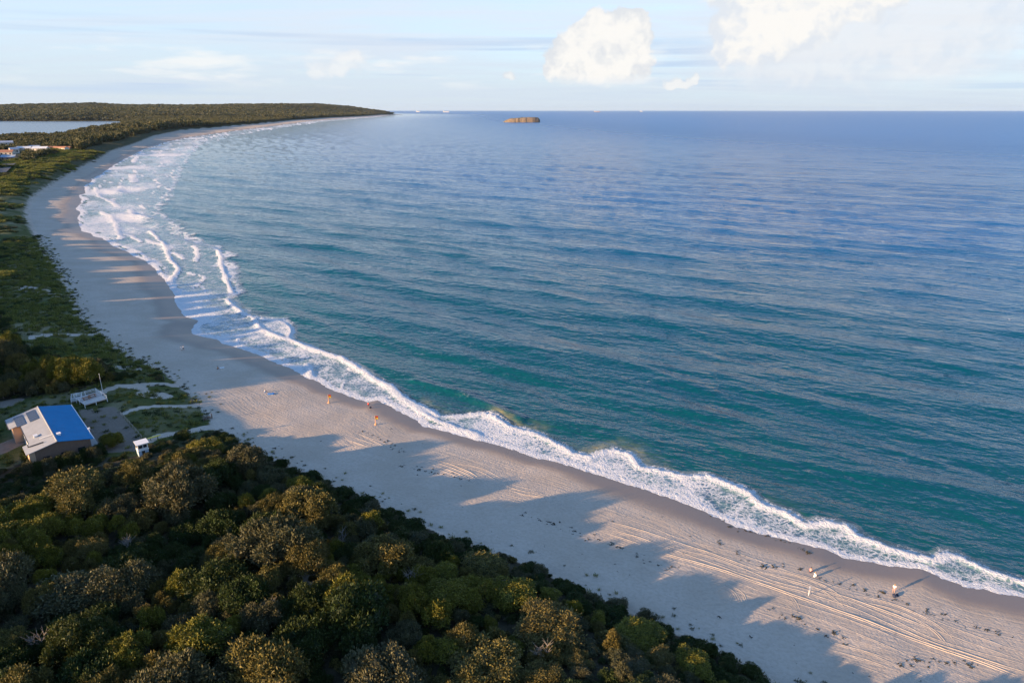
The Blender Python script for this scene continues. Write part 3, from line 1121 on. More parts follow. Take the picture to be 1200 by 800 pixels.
KINDS = {  # crown parameters: nlobe, tufts, per, leaf, width, spread, flat
    'banksia': [dict(nlobe=11, tufts=95, per=6, leaf=0.135, width=0.030, flat=0.80), dict(nlobe=8, tufts=110, per=6, leaf=0.15, width=0.032, flat=0.95), dict(nlobe=14, tufts=80, per=6, leaf=0.13, width=0.030, flat=0.70), dict(nlobe=9, tufts=100, per=6, leaf=0.14, width=0.03, flat=0.62, spread=1.25)],
    'wattle': [dict(nlobe=10, tufts=110, per=6, leaf=0.125, width=0.030, flat=0.75), dict(nlobe=7, tufts=120, per=6, leaf=0.13, width=0.03, flat=0.9)],
    'teatree': [dict(nlobe=12, tufts=120, per=5, leaf=0.095, width=0.026, flat=0.62), dict(nlobe=9, tufts=130, per=5, leaf=0.10, width=0.026, flat=0.75), dict(nlobe=14, tufts=100, per=5, leaf=0.095, width=0.024, flat=0.55, spread=1.2)],
    'shrub': [dict(nlobe=13, tufts=110, per=5, leaf=0.11, width=0.032, flat=0.34, spread=1.1, base=0.1), dict(nlobe=10, tufts=130, per=5, leaf=0.12, width=0.034, flat=0.42, base=0.1)],
}
for kn_, fl_ in (('banksia', 0.72), ('wattle', 0.70), ('teatree', 0.60), ('shrub', 0.40)):
    KINDS[kn_ + '_big'] = [dict(nlobe=24, tufts=105, per=6, leaf=0.082, width=0.019, flat=fl_, lobe=0.66), dict(nlobe=19, tufts=125, per=6, leaf=0.085, width=0.020, flat=fl_ * 1.2, lobe=0.72, spread=1.1)]
PROTO = {}
for kn, lst in KINDS.items():
    PROTO[kn] = []
    for i, kw in enumerate(lst):
        cm, C, lr = crown_mesh(kn + '_crown', M_LEAF[kn.split('_')[0]], seed=100 + 13 * i + 7 * len(kn), **kw)
        tm = trunk_mesh(kn + '_trunk', C, 5 + i)
        PROTO[kn].append((cm, tm))
DEAD = trunk_mesh('dead_branches', crown_data(77, 6, 3, 1, .1, .03, core=False)[4], 3, True)


def scatter(name, mat_objs, pts, sc, rz, pick, scz=None):
    """one mass of growth: points with size, turn and variety, filled by geometry nodes"""
    me = bpy.data.meshes.new(name)
    me.vertices.add(len(pts))
    me.vertices.foreach_set('co', np.asarray(pts, dtype=np.float32).ravel())
    o = bpy.data.objects.new(name, me)
    COL.objects.link(o)
    for nm, ar in (('sc', sc), ('rz', rz), ('scz', sc if scz is None else scz)):
        a = me.attributes.new(nm, 'FLOAT', 'POINT')
        a.data.foreach_set('value', np.asarray(ar, dtype=np.float32))
    a = me.attributes.new('pick', 'INT', 'POINT')
    a.data.foreach_set('value', np.asarray(pick, dtype=np.int32))
    ng = bpy.data.node_groups.new(name, 'GeometryNodeTree')
    ng.interface.new_socket('Geometry', in_out='INPUT', socket_type='NodeSocketGeometry')
    ng.interface.new_socket('Geometry', in_out='OUTPUT', socket_type='NodeSocketGeometry')
    N, L = ng.nodes, ng.links
    gi = N.new('NodeGroupInput')
    go = N.new('NodeGroupOutput')
    iop = N.new('GeometryNodeInstanceOnPoints')
    m2p = N.new('GeometryNodeMeshToPoints')
    L.new(gi.outputs[0], m2p.inputs[0])
    L.new(m2p.outputs[0], iop.inputs['Points'])
    jn = N.new('GeometryNodeJoinGeometry')
    for po in mat_objs:
        oi = N.new('GeometryNodeObjectInfo')
        oi.inputs[0].default_value = po
        oi.inputs['As Instance'].default_value = True
        L.new(oi.outputs['Geometry'], jn.inputs[0])
    L.new(jn.outputs[0], iop.inputs['Instance'])
    iop.inputs['Pick Instance'].default_value = True

    def na(nm, ty):
        q = N.new('GeometryNodeInputNamedAttribute')
        q.data_type = ty
        q.inputs['Name'].default_value = nm
        return q.outputs[0]
    L.new(na('pick', 'INT'), iop.inputs['Instance Index'])
    cx = N.new('ShaderNodeCombineXYZ')
    L.new(na('rz', 'FLOAT'), cx.inputs[2])
    L.new(cx.outputs[0], iop.inputs['Rotation'])
    cs = N.new('ShaderNodeCombineXYZ')
    s_ = na('sc', 'FLOAT')
    L.new(s_, cs.inputs[0])
    L.new(s_, cs.inputs[1])
    L.new(na('scz', 'FLOAT'), cs.inputs[2])
    L.new(cs.outputs[0], iop.inputs['Scale'])
    L.new(iop.outputs[0], go.inputs[0])
    md = o.modifiers.new('growth', 'NODES')
    md.node_group = ng
    tag(o, kind='stuff')
    return o


def unlinked(name, me):
    return bpy.data.objects.new(name, me)


# where trees may stand
NO_TREE = [([G(px, py, 5) for px, py in pts], hw + 1.0) for pts, hw, kd in DIRT_PATHS]
CLEAR = PRE_POLY
LOW_POLY = [G(px, py, 6) for px, py in [(-30, 545), (30, 545), (100, 530), (200, 515), (250, 500), (225, 530), (190, 562), (110, 572), (30, 590), (-40, 600)]]


def tree_ok(x, y):
    if inside(np.array([x]), np.array([y]), CLEAR)[0]:
        return False
    for pl, w in NO_TREE:
        if poly_dist(np.array([x]), np.array([y]), pl)[0][0] < w + 1.2:
            return False
    return True


def frame_px(p):
    v = Vector(p) - Vector((0, 0, CAM_H))
    cz = v.y * math.cos(PITCH) - v.z * math.sin(PITCH)
    cy = v.y * math.sin(PITCH) + v.z * math.cos(PITCH)
    return 600 + F_PX * v.x / cz, 400 - F_PX * cy / cz, F_PX / cz


def plant():
    n = 60000
    x = RNG.uniform(-330, 90, n)
    y = RNG.uniform(15, 470, n)
    # keep to the country in view and a belt beside it
    k = (x > -0.86 * y - 70) & (x < 75)
    x, y = x[k], y[k]
    fl = fields(x, y)
    dv = fl[1]
    strip = sstep(y, 165, 215)                     # up the bay the scrub stands back behind a grassy dune
    k = (dv > 1.0 + 24 * strip) & ((strip < 0.5) | (fbm(x / 26, y / 26, 190, 2) > 0.50))
    x, y, dv = x[k], y[k], dv[k]
    z = land_z(x, y, tuple(f[np.flatnonzero(k)] for f in fl))
    strip = sstep(y, 165, 215)
    patch = fbm(x / 15, y / 15, 120, 3)
    pick = RNG.uniform(0, 1, len(x))
    low_in = inside(x, y, LOW_POLY)
    grid_ = {}
    res = []
    for i in range(len(x)):
        e = dv[i] - 24 * strip[i]
        if e < 7:
            kind = 'shrub' if pick[i] < 0.85 else 'teatree'
            r = random.uniform(1.0, 1.9)
            hz = r * random.uniform(0.75, 1.1)
        else:
            v = patch[i] + (pick[i] - 0.5) * 0.35
            kind = 'shrub' if v < 0.42 else 'teatree' if v < 0.52 else 'banksia' if v < 0.66 else 'wattle'
            gr = min(1.0, 0.45 + e / 45.0)
            r = (1.1 + 3.9 * random.random() ** 1.7) * (0.7 + 0.45 * gr)
            hz = (0.9 + 0.62 * r) * random.uniform(0.8, 1.35) * (0.75 + 0.45 * gr) * (1 + 0.7 * strip[i]) * (1.20 - 0.56 * sstep(np.array(x[i]), -35, 15)) * (1 + 0.3 * sstep(np.array(y[i]), 130, 175))
            if kind == 'shrub':
                hz *= 1.05
            if random.random() < 0.10:
                hz *= 1.4
            hz = min(hz, (1.35 * r + 0.6) * (1 + 0.6 * strip[i]))
        if not tree_ok(x[i], y[i]):
            continue
        if low_in[i]:
            kind = 'shrub' if pick[i] < 0.6 else 'teatree'
            r = random.uniform(0.8, 1.5)
            hz = r * 0.8
        c = (int(x[i] // 4), int(y[i] // 4))
        bad = False
        for a in (-1, 0, 1):
            for b in (-1, 0, 1):
                for (qx, qy, qr) in grid_.get((c[0] + a, c[1] + b), ()):
                    if (qx - x[i]) ** 2 + (qy - y[i]) ** 2 < (0.56 * (qr + r)) ** 2:
                        bad = True
                        break
                if bad:
                    break
            if bad:
                break
        if bad:
            continue
        grid_.setdefault(c, []).append((x[i], y[i], r))
        res.append((x[i], y[i], z[i], r, hz, kind))
    return res


TREES = plant()
for k in range(6):
    qx, qy = -172 + random.uniform(-6, 6), 121 + 4.5 * k
    TREES.append((qx, qy, float(land_z(np.array([qx]), np.array([qy]))[0]), random.uniform(3.8, 5.0), random.uniform(15.0, 17.5), 'banksia'))
for k in range(26):
    qy = 152 + 5.0 * k + random.uniform(-2, 2)
    qx = -0.80 * qy - 26 - random.uniform(0, 14)
    TREES.append((qx, qy, float(land_z(np.array([qx]), np.array([qy]))[0]), random.uniform(3.6, 5.2), random.uniform(13.0, 17.0), 'banksia'))
ZONES = {'edge': 'at the edge of the sand', 'club': 'in the scrub close around the beach clubhouse', 'deep': 'deep in the dune scrub', 'bay': 'behind the grassy dune up the bay'}
LABEL = {
    'banksia': ('banksia_tree', 'olive-brown banksia with a clumpy rounded crown', 'tree', 'olive banksia trees in the scrub behind the beach'),
    'wattle': ('wattle_tree', 'bright yellow-green wattle with a dense crown', 'tree', 'yellow-green wattles in the scrub behind the beach'),
    'teatree': ('tea_tree', 'grey-green fine-leaved tea tree', 'tree', 'grey-green tea trees in the scrub behind the beach'),
    'shrub': ('coastal_shrub', 'low dark green mat-forming shrub', 'shrub', 'low dark green shrubs in the scrub behind the beach'),
}


def make_tree(kind, i, x, y, z, r, hz, rz):
    nm, lb, ct, gp = LABEL[kind]
    t = empty(nm, (x, y, z - 0.12), rz)
    dv = float(fields(np.array([x]), np.array([y]))[1][0])
    zone = 'bay' if y > 185 else 'club' if math.hypot(x - HOUSE_C[0], y - HOUSE_C[1]) < 42 else 'edge' if dv < 9 else 'deep'
    size = 'small ' if r < 1.5 else 'large ' if r > 2.4 else 'mid-sized '
    tag(t, size + lb + ' ' + ZONES[zone], ct, size + gp + ', ' + zone)
    pk_ = kind + '_big' if r > 2.3 else kind
    cm, tm = PROTO[pk_][i % len(PROTO[pk_])]
    t.scale = (r * random.uniform(0.8, 1.25), r * random.uniform(0.8, 1.25), hz)
    for part, me in (('crown', cm), ('trunk', tm)):
        o = bpy.data.objects.new(part, me)
        COL.objects.link(o)
        o.parent = t
    return t


def place_trees():
    rank = []
    for t in TREES:
        px, py, s = frame_px((t[0], t[1], t[2] + 1.5))
        vis = -10 < px < 1210 and 120 < py < 815 and t[1] > 40
        rank.append((-(s * t[3]) if vis else 0.0))
    order = np.argsort(rank)
    one, mass = [], []
    cnt = {}
    for i in order:
        kd = TREES[i][5]
        if rank[i] < -7.0 and cnt.get(kd, 0) < 140 and len(one) < 420:
            one.append(TREES[i])
            cnt[kd] = cnt.get(kd, 0) + 1
        else:
            mass.append(TREES[i])
    for j, (x, y, z, r, hz, kd) in enumerate(one):
        make_tree(kd, j, x, y, z, r, hz, random.uniform(0, 6.28))
    protos, ix = [], {}
    for kd, lst in PROTO.items():
        for v, (cm, tm) in enumerate(lst):
            ix[(kd, v)] = len(protos)
            protos.append(unlinked(kd + '_mass', cm))
    nP = len(protos)
    pts = [(t[0], t[1], t[2] - 0.12) for t in mass]
    pk = []
    for j, t in enumerate(mass):
        kd = t[5] + '_big' if t[3] > 2.3 else t[5]
        pk.append(nP - 1 - ix[(kd, j % len(PROTO[kd]))])
    o = scatter('dune_scrub', protos, pts, [t[3] for t in mass], RNG.uniform(0, 6.28, len(mass)), pk, [t[4] for t in mass])
    tag(o, 'dense olive and dark green scrub covering the dunes behind the beach', 'scrub', kind='stuff')
    print('TREES', len(one), len(mass), cnt)


place_trees()


# bleached dead shrubs standing among the green ones
for k, (px, py) in enumerate([(152, 650), (56, 762), (318, 728), (22, 690), (480, 690), (235, 765), (640, 775), (402, 640), (100, 610)]):
    q = on(px, py)
    t = empty('dead_shrub', (q.x, q.y, q.z + 0.6), k * 1.3)
    t.scale = (2.6 + 0.3 * (k % 3),) * 2 + (3.0,)
    tag(t, 'leafless bleached shrub with bare grey branches among green scrub', 'shrub', 'dead shrubs in the dune scrub')
    o = bpy.data.objects.new('branches', DEAD)
    COL.objects.link(o)
    o.parent = t


# undergrowth and low creeping cover between the trees and out onto the sand
def tuft_mesh(name, mat, seed, n, h, w, lean):
    rg = np.random.default_rng(seed)
    b = rg.normal(size=(n, 3)) * np.array([0.33, 0.33, 0])
    a = rg.uniform(0, 2 * np.pi, n)
    L = h * rg.uniform(0.6, 1.2, n)
    d = np.stack([np.cos(a) * lean * rg.uniform(0.3, 1, n), np.sin(a) * lean * rg.uniform(0.3, 1, n), np.ones(n)], -1)
    d = unit(d)
    s = np.stack([-np.sin(a), np.cos(a), np.zeros(n)], -1)
    q = np.stack([b - s * w * .5, b + d * L[:, None] * .55 - s * w, b + d * L[:, None], b + d * L[:, None] * .55 + s * w], 1).reshape(-1, 3)
    me = bpy.data.meshes.new(name)
    f = np.arange(4 * n).reshape(-1, 4)
    me.from_pydata(q.tolist(), [], f.tolist())
    me.update()
    me.materials.append(mat)
    at = me.attributes.new('tint', 'FLOAT', 'POINT')
    at.data.foreach_set('value', np.repeat(rg.uniform(0, 1, n), 4).astype(np.float32))
    return me


def undergrowth():
    n = 52000
    x = RNG.uniform(-300, 80, n)
    y = RNG.uniform(45, 460, n)
    k = (x > -0.80 * y - 25)
    x, y = x[k], y[k]
    fl = fields(x, y)
    dw, dv, s, lag = fl
    strip = sstep(y, 165, 215)
    pre = inside(x, y, PRE_POLY)
    edge = (fbm(x / 7, y / 7, 150, 3) - 0.5) * 12
    dens = sstep(dv + edge * 0.8, -2.5, 4.0)
    out = (dv + edge < 0) & (dv > -5)
    dens = np.where(out, 0.20 + 0.5 * sstep(dv, -5, 0), np.where(dv <= -5, 0, dens))
    path = np.ones(len(x))
    for pts, hw, kd in DIRT_PATHS:
        d, _ = poly_dist(x, y, [G(px, py, 5.0) for px, py in pts])
        path *= sstep(d, hw * 0.8, hw * 1.7)
    path *= 1 - near_poly(x, y, YARD, 1.0) * 0.80
    c, s_ = math.cos(-HOUSE_RZ), math.sin(-HOUSE_RZ)
    hx_, hy_ = x - HOUSE_C[0], y - HOUSE_C[1]
    lx, ly = hx_ * c - hy_ * s_, hx_ * s_ + hy_ * c
    path *= ~((np.abs(lx) < 13.5) & (np.abs(ly) < 8))
    keep = RNG.uniform(0, 1, len(x)) < dens * path
    gz = land_z(x, y, fl)
    grassy = keep & ((strip * (dv < 34) > RNG.uniform(0, 1, len(x))) | pre | (dv < 1.0))
    low = keep & ~grassy
    gm = [unlinked('g', tuft_mesh('dune_grass_blades', M_LEAF['grass'], 1, 60, 0.55, 0.035, 0.9)), unlinked('g', tuft_mesh('dune_grass_blades', M_LEAF['shrub'], 2, 60, 0.42, 0.05, 1.3))]
    i = np.flatnonzero(grassy)
    sc = RNG.uniform(0.7, 1.5, len(i)) * (1 + 0.6 * strip[i]) * np.where(dv[i] < 0, RNG.uniform(0.3, 0.75, len(i)), 1.0)
    o = scatter('dune_grass', gm, np.stack([x[i], y[i], gz[i] - 0.03], -1), sc, RNG.uniform(0, 6.28, len(i)), np.where(RNG.uniform(0, 1, len(i)) < np.where(dv[i] < 1.0, 0.5, 0.72), 1, 0))
    tag(o, 'green and straw dune grass fringing the back of the beach', 'grass', kind='stuff')
    sm = []
    for kd, sd in (('shrub', 1), ('teatree', 2), ('banksia', 3), ('shrub', 4)):
        me, _, _ = crown_mesh(kd + '_low', M_LEAF[kd], seed=300 + sd, nlobe=5, tufts=45, per=4, leaf=0.22, width=0.055, flat=0.45, base=0.0)
        sm.append(unlinked('low', me))
    i = np.flatnonzero(low)
    sc = RNG.uniform(0.45, 1.15, len(i))
    o = scatter('undergrowth', sm, np.stack([x[i], y[i], gz[i] - 0.05], -1), sc, RNG.uniform(0, 6.28, len(i)), RNG.integers(0, 4, len(i)))
    tag(o, 'tangled dark undergrowth filling the gaps under the dune trees', 'undergrowth', kind='stuff')
    print('UNDER', grassy.sum(), low.sum())


undergrowth()


def dune_strip():
    n = 60000
    a = RNG.uniform(-46, -24, n)
    r = np.sqrt(RNG.uniform(330 ** 2, 1500 ** 2, n))
    x, y = r * np.sin(np.radians(a)), r * np.cos(np.radians(a))
    fl = fields(x, y)
    dv = fl[1]
    g_ = fbm(x / 22, y / 22, 170, 3)
    k = (dv > 1 + 26 * sstep(g_, 0.35, 0.65)) & (dv < 95) & (RNG.uniform(0, 1, n) < 0.9 * sstep(g_ + dv / 260, 0.30, 0.62))
    i = np.flatnonzero(k)
    z = land_z(x, y, fl)[i]
    protos = []
    for kd, sd in (('grass', 1), ('shrub', 2), ('teatree', 3)):
        me, _, _ = crown_mesh(kd + '_mound', M_LEAF[kd], seed=340 + sd, nlobe=6, tufts=30, per=3, leaf=0.3, width=0.075, flat=0.3, base=0.0)
        protos.append(unlinked('mound', me))
    sc = RNG.uniform(0.8, 2.6, len(i)) * (0.7 + r[i] / 900)
    pk = np.where(fbm(x[i] / 40, y[i] / 40, 175, 2) + RNG.uniform(-.15, .15, len(i)) > 0.40, 2, RNG.integers(0, 2, len(i)))
    o = scatter('dune_cover', protos, np.stack([x[i], y[i], z - 0.1], -1), sc, RNG.uniform(0, 6.28, len(i)), pk, sc * RNG.uniform(0.25, 0.6, len(i)))
    tag(o, 'mounds of green dune cover along the bay', 'ground cover', kind='stuff')
    print('STRIP', len(i))


dune_strip()


# woods farther up the bay
def far_woods():
    protos = []
    for sd in range(4):
        me, _, _ = crown_mesh('forest_crown', M_LEAF['far'], seed=400 + sd, nlobe=6, tufts=16, per=2, leaf=0.42, width=0.13, flat=0.85, core=True, base=0.15)
        protos.append(unlinked('forest', me))
    P_, S_, Z_ = [], [], []
    for (r0, r1, n, s0, s1, hk) in ((440, 1000, 30000, 1.6, 3.6, 1.15), (1000, 2600, 60000, 2.6, 5.4, 1.1), (2600, 6000, 60000, 6, 13, 0.8), (6000, 15000, 60000, 14, 34, 0.5)):
        a = RNG.uniform(-44, -5, n)
        r = np.exp(RNG.uniform(math.log(r0), math.log(r1), n)) if r0 > 3000 else np.sqrt(RNG.uniform(r0 ** 2, r1 ** 2, n))
        x, y = r * np.sin(np.radians(a)), r * np.cos(np.radians(a))
        k = y > 470 if r0 < 900 else np.ones(n, bool)
        x, y, r = x[k], y[k], r[k]
        fl = fields(x, y)
        dw, dv, s, lag = fl
        # grassy dune strip first, open glades here and there
        back = 26 + 26 * fbm(s / 80, s * 0, 160, 2) + 55 * (1 - sstep(r, 900, 1700))
        op = fbm(x / 70, y / 70, 165, 3)
        dr, _ = poly_dist(x, y, ROAD_FAR)
        k = (dv > back) & (lag > 12) & (dr > 16) & ((op > 0.36) | (r > 2600))
        hid = np.ones(len(x), bool)
        for hx_, hy_ in VILLAGE_XY:
            hr = math.hypot(hx_, hy_)
            al = -((x - hx_) * hx_ + (y - hy_) * hy_) / hr          # metres in front of the house, seaward
            pe = np.abs((x - hx_) * hy_ - (y - hy_) * hx_) / hr
            hid &= ~((al > -14) & (al < 130) & (pe < 14))
        k &= hid
        i = np.flatnonzero(k)
        z = land_z(x, y, fl)[i]
        sc = RNG.uniform(s0, s1, len(i))
        P_.append(np.stack([x[i], y[i], z - 0.3], -1))
        S_.append(sc)
        Z_.append(sc * RNG.uniform(0.7, 1.35, len(i)) * hk * (1 + 0.9 * (1 - sstep(dv[i], 45, 110)) * sstep(r[i], 1200, 1700) * (r[i] < 3500)))
    P_, S_, Z_ = np.concatenate(P_), np.concatenate(S_), np.concatenate(Z_)
    o = scatter('forest', protos, P_, S_, RNG.uniform(0, 6.28, len(P_)), RNG.integers(0, 4, len(P_)), Z_)
    tag(o, 'olive coastal woods running up the bay to the headland', 'woods', kind='stuff')
    print('FOREST', len(P_))


# ------------------------------------------------------------------ village beyond the dunes
M_WALLW = simple('rendered_wall', (0.62, 0.55, 0.46), 0.85, 0.1, 0.6)
M_WALLB = simple('tan_brick_wall', (0.42, 0.27, 0.18), 0.9, 0.2, 1.2)
M_ROOFW = simple('pale_metal_roof', (0.62, 0.64, 0.66), 0.5, 0.1, 0.5)
M_ROOFB = simple('blue_grey_metal_roof', (0.30, 0.36, 0.44), 0.5, 0.12, 0.5)
M_ROOFT = simple('terracotta_roof', (0.36, 0.17, 0.10), 0.8, 0.2, 1.0)
M_GLASS = simple('dark_window_glass', (0.03, 0.035, 0.04), 0.12, 0.2, 2.0, spec=0.6)
VILLAGE = [  # px, py, width, depth, height, turn, wall, roof, label
    (9, 173, 22, 14, 6.5, 0.5, M_WALLW, M_ROOFB, 'two-storey pale house with blue-grey roof set back near the lagoon trees'),
    (41, 176, 20, 12, 5.0, 0.2, M_WALLW, M_ROOFB, 'pale house with a wide blue-grey roof half hidden by trees'),
    (29, 179, 24, 12, 4.6, 0.3, M_WALLW, M_ROOFW, 'cream house with white roof between the blue-roofed ones'),
    (49, 180, 24, 13, 4.4, 0.1, M_WALLW, M_ROOFW, 'long low house with the widest white roof in the village'),
    (58, 178.5, 12, 10, 5.5, 0.6, M_WALLW, M_ROOFT, 'small cream house with red roof beside the white-roofed house'),
    (72, 179, 30, 9, 3.8, -0.35, M_WALLW, M_ROOFT, 'long cream house with red roof nearest the beach end of village'),
    (79, 177.5, 13, 9, 5.0, 0.2, M_WALLB, M_ROOFT, 'small brick house with red roof at the beach end of village'),
    (5, 184.5, 30, 14, 5.8, 0.25, M_WALLW, M_ROOFT, 'large cream house with red roof behind the car park'),
    (18, 183, 12, 11, 7.5, 0.8, M_WALLW, M_ROOFB, 'tall narrow cream house with blue-grey roof above the car park'),
    (12, 190, 18, 13, 4.0, 0.2, M_WALLB, M_ROOFB, 'grey-roofed brick pavilion at the head of the car park'),
]
VILLAGE_XY = [G(px, py, 8) for px, py, *_ in VILLAGE]


def gable_house(px, py, w, d, h, rz, wm, rm, label):
    x, y = G(px, py, 8)
    z = float(zat(x, y)[0])
    t = empty('house', (x, y, z - 0.3), rz)
    tag(t, label, 'house', 'houses of the village beyond the dunes')
    a, b = w / 2, d / 2
    rh = h + b * 0.45
    wv = [(-a, -b, 0), (a, -b, 0), (a, b, 0), (-a, b, 0), (-a, -b, h), (a, -b, h), (a, b, h), (-a, b, h), (-a, 0, rh - .25), (a, 0, rh - .25)]
    mesh_obj('wall', wv, [[0, 1, 5, 4], [1, 2, 6, 9, 5], [2, 3, 7, 6], [3, 0, 4, 8, 7], [3, 2, 1, 0], [4, 5, 9, 8], [6, 7, 8, 9]], wm, t)
    e = 0.6
    for s in (-1, 1):
        zl = h - e * 0.45 + 0.12
        q = [(-a - e, s * (b + e), zl), (a + e, s * (b + e), zl), (a + e, 0, rh + .1), (-a - e, 0, rh + .1)]
        if s > 0:
            q = q[::-1]
        MB().slab(q, 0.18).build('roof', rm, t)
    n = max(2, int(w / 6))
    for k in range(n):
        cx = -a + w * (k + 0.5) / n
        for sgn in (-1, 1):
            MB().box(cx - 0.9, cx + 0.9, sgn * (b + 0.03) - 0.05, sgn * (b + 0.03) + 0.05, h * 0.38, h * 0.75).build('window', M_GLASS, t)
    MB().box(-a - 0.06, -a + 0.04, -0.6, 0.6, 0.2, 2.4).build('door', M_GLASS, t)
    return t


for v in VILLAGE:
    gable_house(*v)

# car park road of the village
M_ASPH = simple('worn_asphalt', (0.075, 0.08, 0.09), 0.85, 0.2, 0.3)
rv = []
for i, (x, y) in enumerate(ROAD_FAR):
    j0, j1 = max(i - 1, 0), min(i + 1, len(ROAD_FAR) - 1)
    dx, dy = ROAD_FAR[j1][0] - ROAD_FAR[j0][0], ROAD_FAR[j1][1] - ROAD_FAR[j0][1]
    L = math.hypot(dx, dy)
    for s in (-1, 1):
        rv.append((x - dy / L * 7 * s, y + dx / L * 7 * s, 0))
rv = np.array(rv)
rv[:, 2] = zat(rv[:, 0], rv[:, 1]).max() + 0.3
rf = [[2 * i, 2 * i + 1, 2 * i + 3, 2 * i + 2] for i in range(len(ROAD_FAR) - 1)]
road = mesh_obj('road', rv, rf, M_ASPH)
if road.data.polygons[0].normal.z < 0:
    road.data.flip_normals()
tag(road, kind='structure')
far_woods()

# ------------------------------------------------------------------ tyre tracks pressed in the sand (pieces of the beach)
def resample(pts, step):
    P = [Vector((a, b, 0)) for a, b in pts]
    # Catmull-Rom through the survey points
    out = []
    for i in range(len(P) - 1):
        p0, p1, p2, p3 = P[max(i - 1, 0)], P[i], P[i + 1], P[min(i + 2, len(P) - 1)]
        n = max(1, int((p2 - p1).length / step))
        for k in range(n):
            t = k / n
            out.append(0.5 * ((2 * p1) + (p2 - p0) * t + (2 * p0 - 5 * p1 + 4 * p2 - p3) * t * t + (3 * p1 - p0 - 3 * p2 + p3) * t ** 3))
    out.append(P[-1])
    return out


def tyre_track(pts, w=0.34, lift=0.07, shift=0.0):
    c = resample(pts, 0.8)
    lw = [random.uniform(0, 50), random.uniform(5, 12)]
    wob = [random.uniform(0, 6.28), random.uniform(0.25, 0.6), random.uniform(18, 40)]
    if len(c) < 3:
        return
    prof = [(-1.5, -0.05), (-0.85, 1.0), (-0.45, 0.12), (0.45, 0.12), (0.85, 1.0), (1.5, -0.05)]
    v, f = [], []
    for i, p in enumerate(c):
        d = (c[min(i + 1, len(c) - 1)] - c[max(i - 1, 0)]).normalized()
        nrm = Vector((-d.y, d.x, 0))
        q = p + nrm * (shift + 0.05 * math.sin(i * 0.7 + shift) + (wob[1] * math.sin(wob[0] + i * 0.8 / wob[2] * 6.28) if len(c) > 60 else 0))
        z = top(q.x, q.y)
        end = min(1.0, i / 6.0, (len(c) - 1 - i) / 6.0) * (0.25 + 1.1 * float(vnoise(np.array([lw[0] + i / lw[1]]), np.array([0.5]), 5)[0]))
        for a, b in prof:
            u = q + nrm * a * w
            v.append((u.x, u.y, z + 0.010 + (0.55 * lift * b * random.uniform(0.75, 1.15) if b > 0 else b) * end - 0.03 * (1 - end)))
    for i in range(len(c) - 1):
        for k in range(5):
            a = i * 6 + k
            f.append([a + 1, a + 7, a + 6, a])
    o = mesh_obj('tyre_track', v, f, M_GROUND, beach, False)
    return o


def px_line(pts, z=2.0):
    return [tuple(on(px, py)[:2]) for px, py in pts]


main = px_line([(700, 622), (740, 633), (780, 648), (830, 664), (895, 686), (950, 703), (997, 719), (1050, 741), (1095, 759), (1150, 778), (1215, 800)])
for sh, l in ((0, .15), (1.5, .14), (2.9, .07), (4.4, .10), (-1.9, .05), (7.1, .04)):
    tyre_track(main, 0.3, l, sh)
for sh in (-4.6, -8.2):
    tyre_track(main[3:], 0.24, 0.04, sh)
for off in range(5):
    tyre_track(px_line([(466 + off * 5, 545 - off * 3), (495 + off * 4, 549 - off * 2.5), (525 + off * 4, 558 - off * 2.2), (550 + off * 3, 569 - off * 2), (562 + off * 2, 576 - off * 2)]), 0.28, 0.12)
tyre_track(px_line([(455, 530), (470, 545), (478, 556)]), 0.26, 0.08)
tyre_track(px_line([(462, 530), (478, 546), (487, 557)]), 0.26, 0.08)
for off in range(5):
    tyre_track(px_line([(574 + off * 4, 592 - off * 5), (592 + off * 4, 596 - off * 4.5), (616 + off * 5, 601 - off * 4.5), (640 + off * 6, 606 - off * 4.5)]), 0.26, 0.11)
for off in range(4):
    tyre_track(px_line([(392 + off * 6, 518 - off * 4.4), (410 + off * 7, 522 - off * 3.2), (432 + off * 8, 530 - off * 3)]), 0.26, 0.10)
tyre_track(px_line([(411, 505), (432, 514), (456, 527), (476, 540)]), 0.26, 0.10)
cx, cy = on(834, 697)[:2]
for rr in (1.6, 2.5, 3.4, 4.4):
    a0 = random.uniform(0, 6)
    tyre_track([(cx + (rr + 0.1 * k / 18) * math.cos(a0 + k * 0.36) * 1.25, cy + rr * math.sin(a0 + k * 0.36)) for k in range(18)], 0.2, 0.10)
for off in range(3):
    tyre_track(px_line([(842 + off * 5, 684 + off * 2), (856 + off * 4, 693 + off * 2), (863 + off * 3, 705 + off), (862 + off * 3, 716)]), 0.24, 0.11)
    tyre_track(px_line([(904 + off * 4, 704 - off * 6), (916 + off * 4, 706 - off * 5), (928 + off * 3, 714 - off * 3), (932 + off * 3, 724 - off * 2)]), 0.24, 0.10)
for off in range(5):
    tyre_track(px_line([(925 + off * 9, 768 - off * 7), (985 + off * 8, 783 - off * 7), (1050 + off * 8, 806 - off * 7)]), 0.24, 0.06)
for off in range(3):
    tyre_track(px_line([(720 + off * 4, 664 - off * 5), (755 + off * 4, 672 - off * 5), (800 + off * 3, 686 - off * 5)]), 0.24, 0.08)

# oblique crossings and turns
for pts in ([(700, 640), (760, 650), (830, 648), (880, 640)], [(980, 700), (1040, 712), (1090, 735), (1120, 770)], [(610, 578), (650, 592), (680, 612), (690, 632)], [(860, 670), (900, 672), (960, 690), (1000, 722)], [(520, 545), (560, 552), (600, 572), (640, 580)]):
    ln = px_line(pts)
    tyre_track(ln, 0.24, 0.08)
    tyre_track(ln, 0.24, 0.08, 1.6)

# ------------------------------------------------------------------ wrack: seaweed and drift scattered over the sand
M_WEED = simple('dried_seaweed', (0.045, 0.040, 0.028), 0.9, 0.4, 5.0)


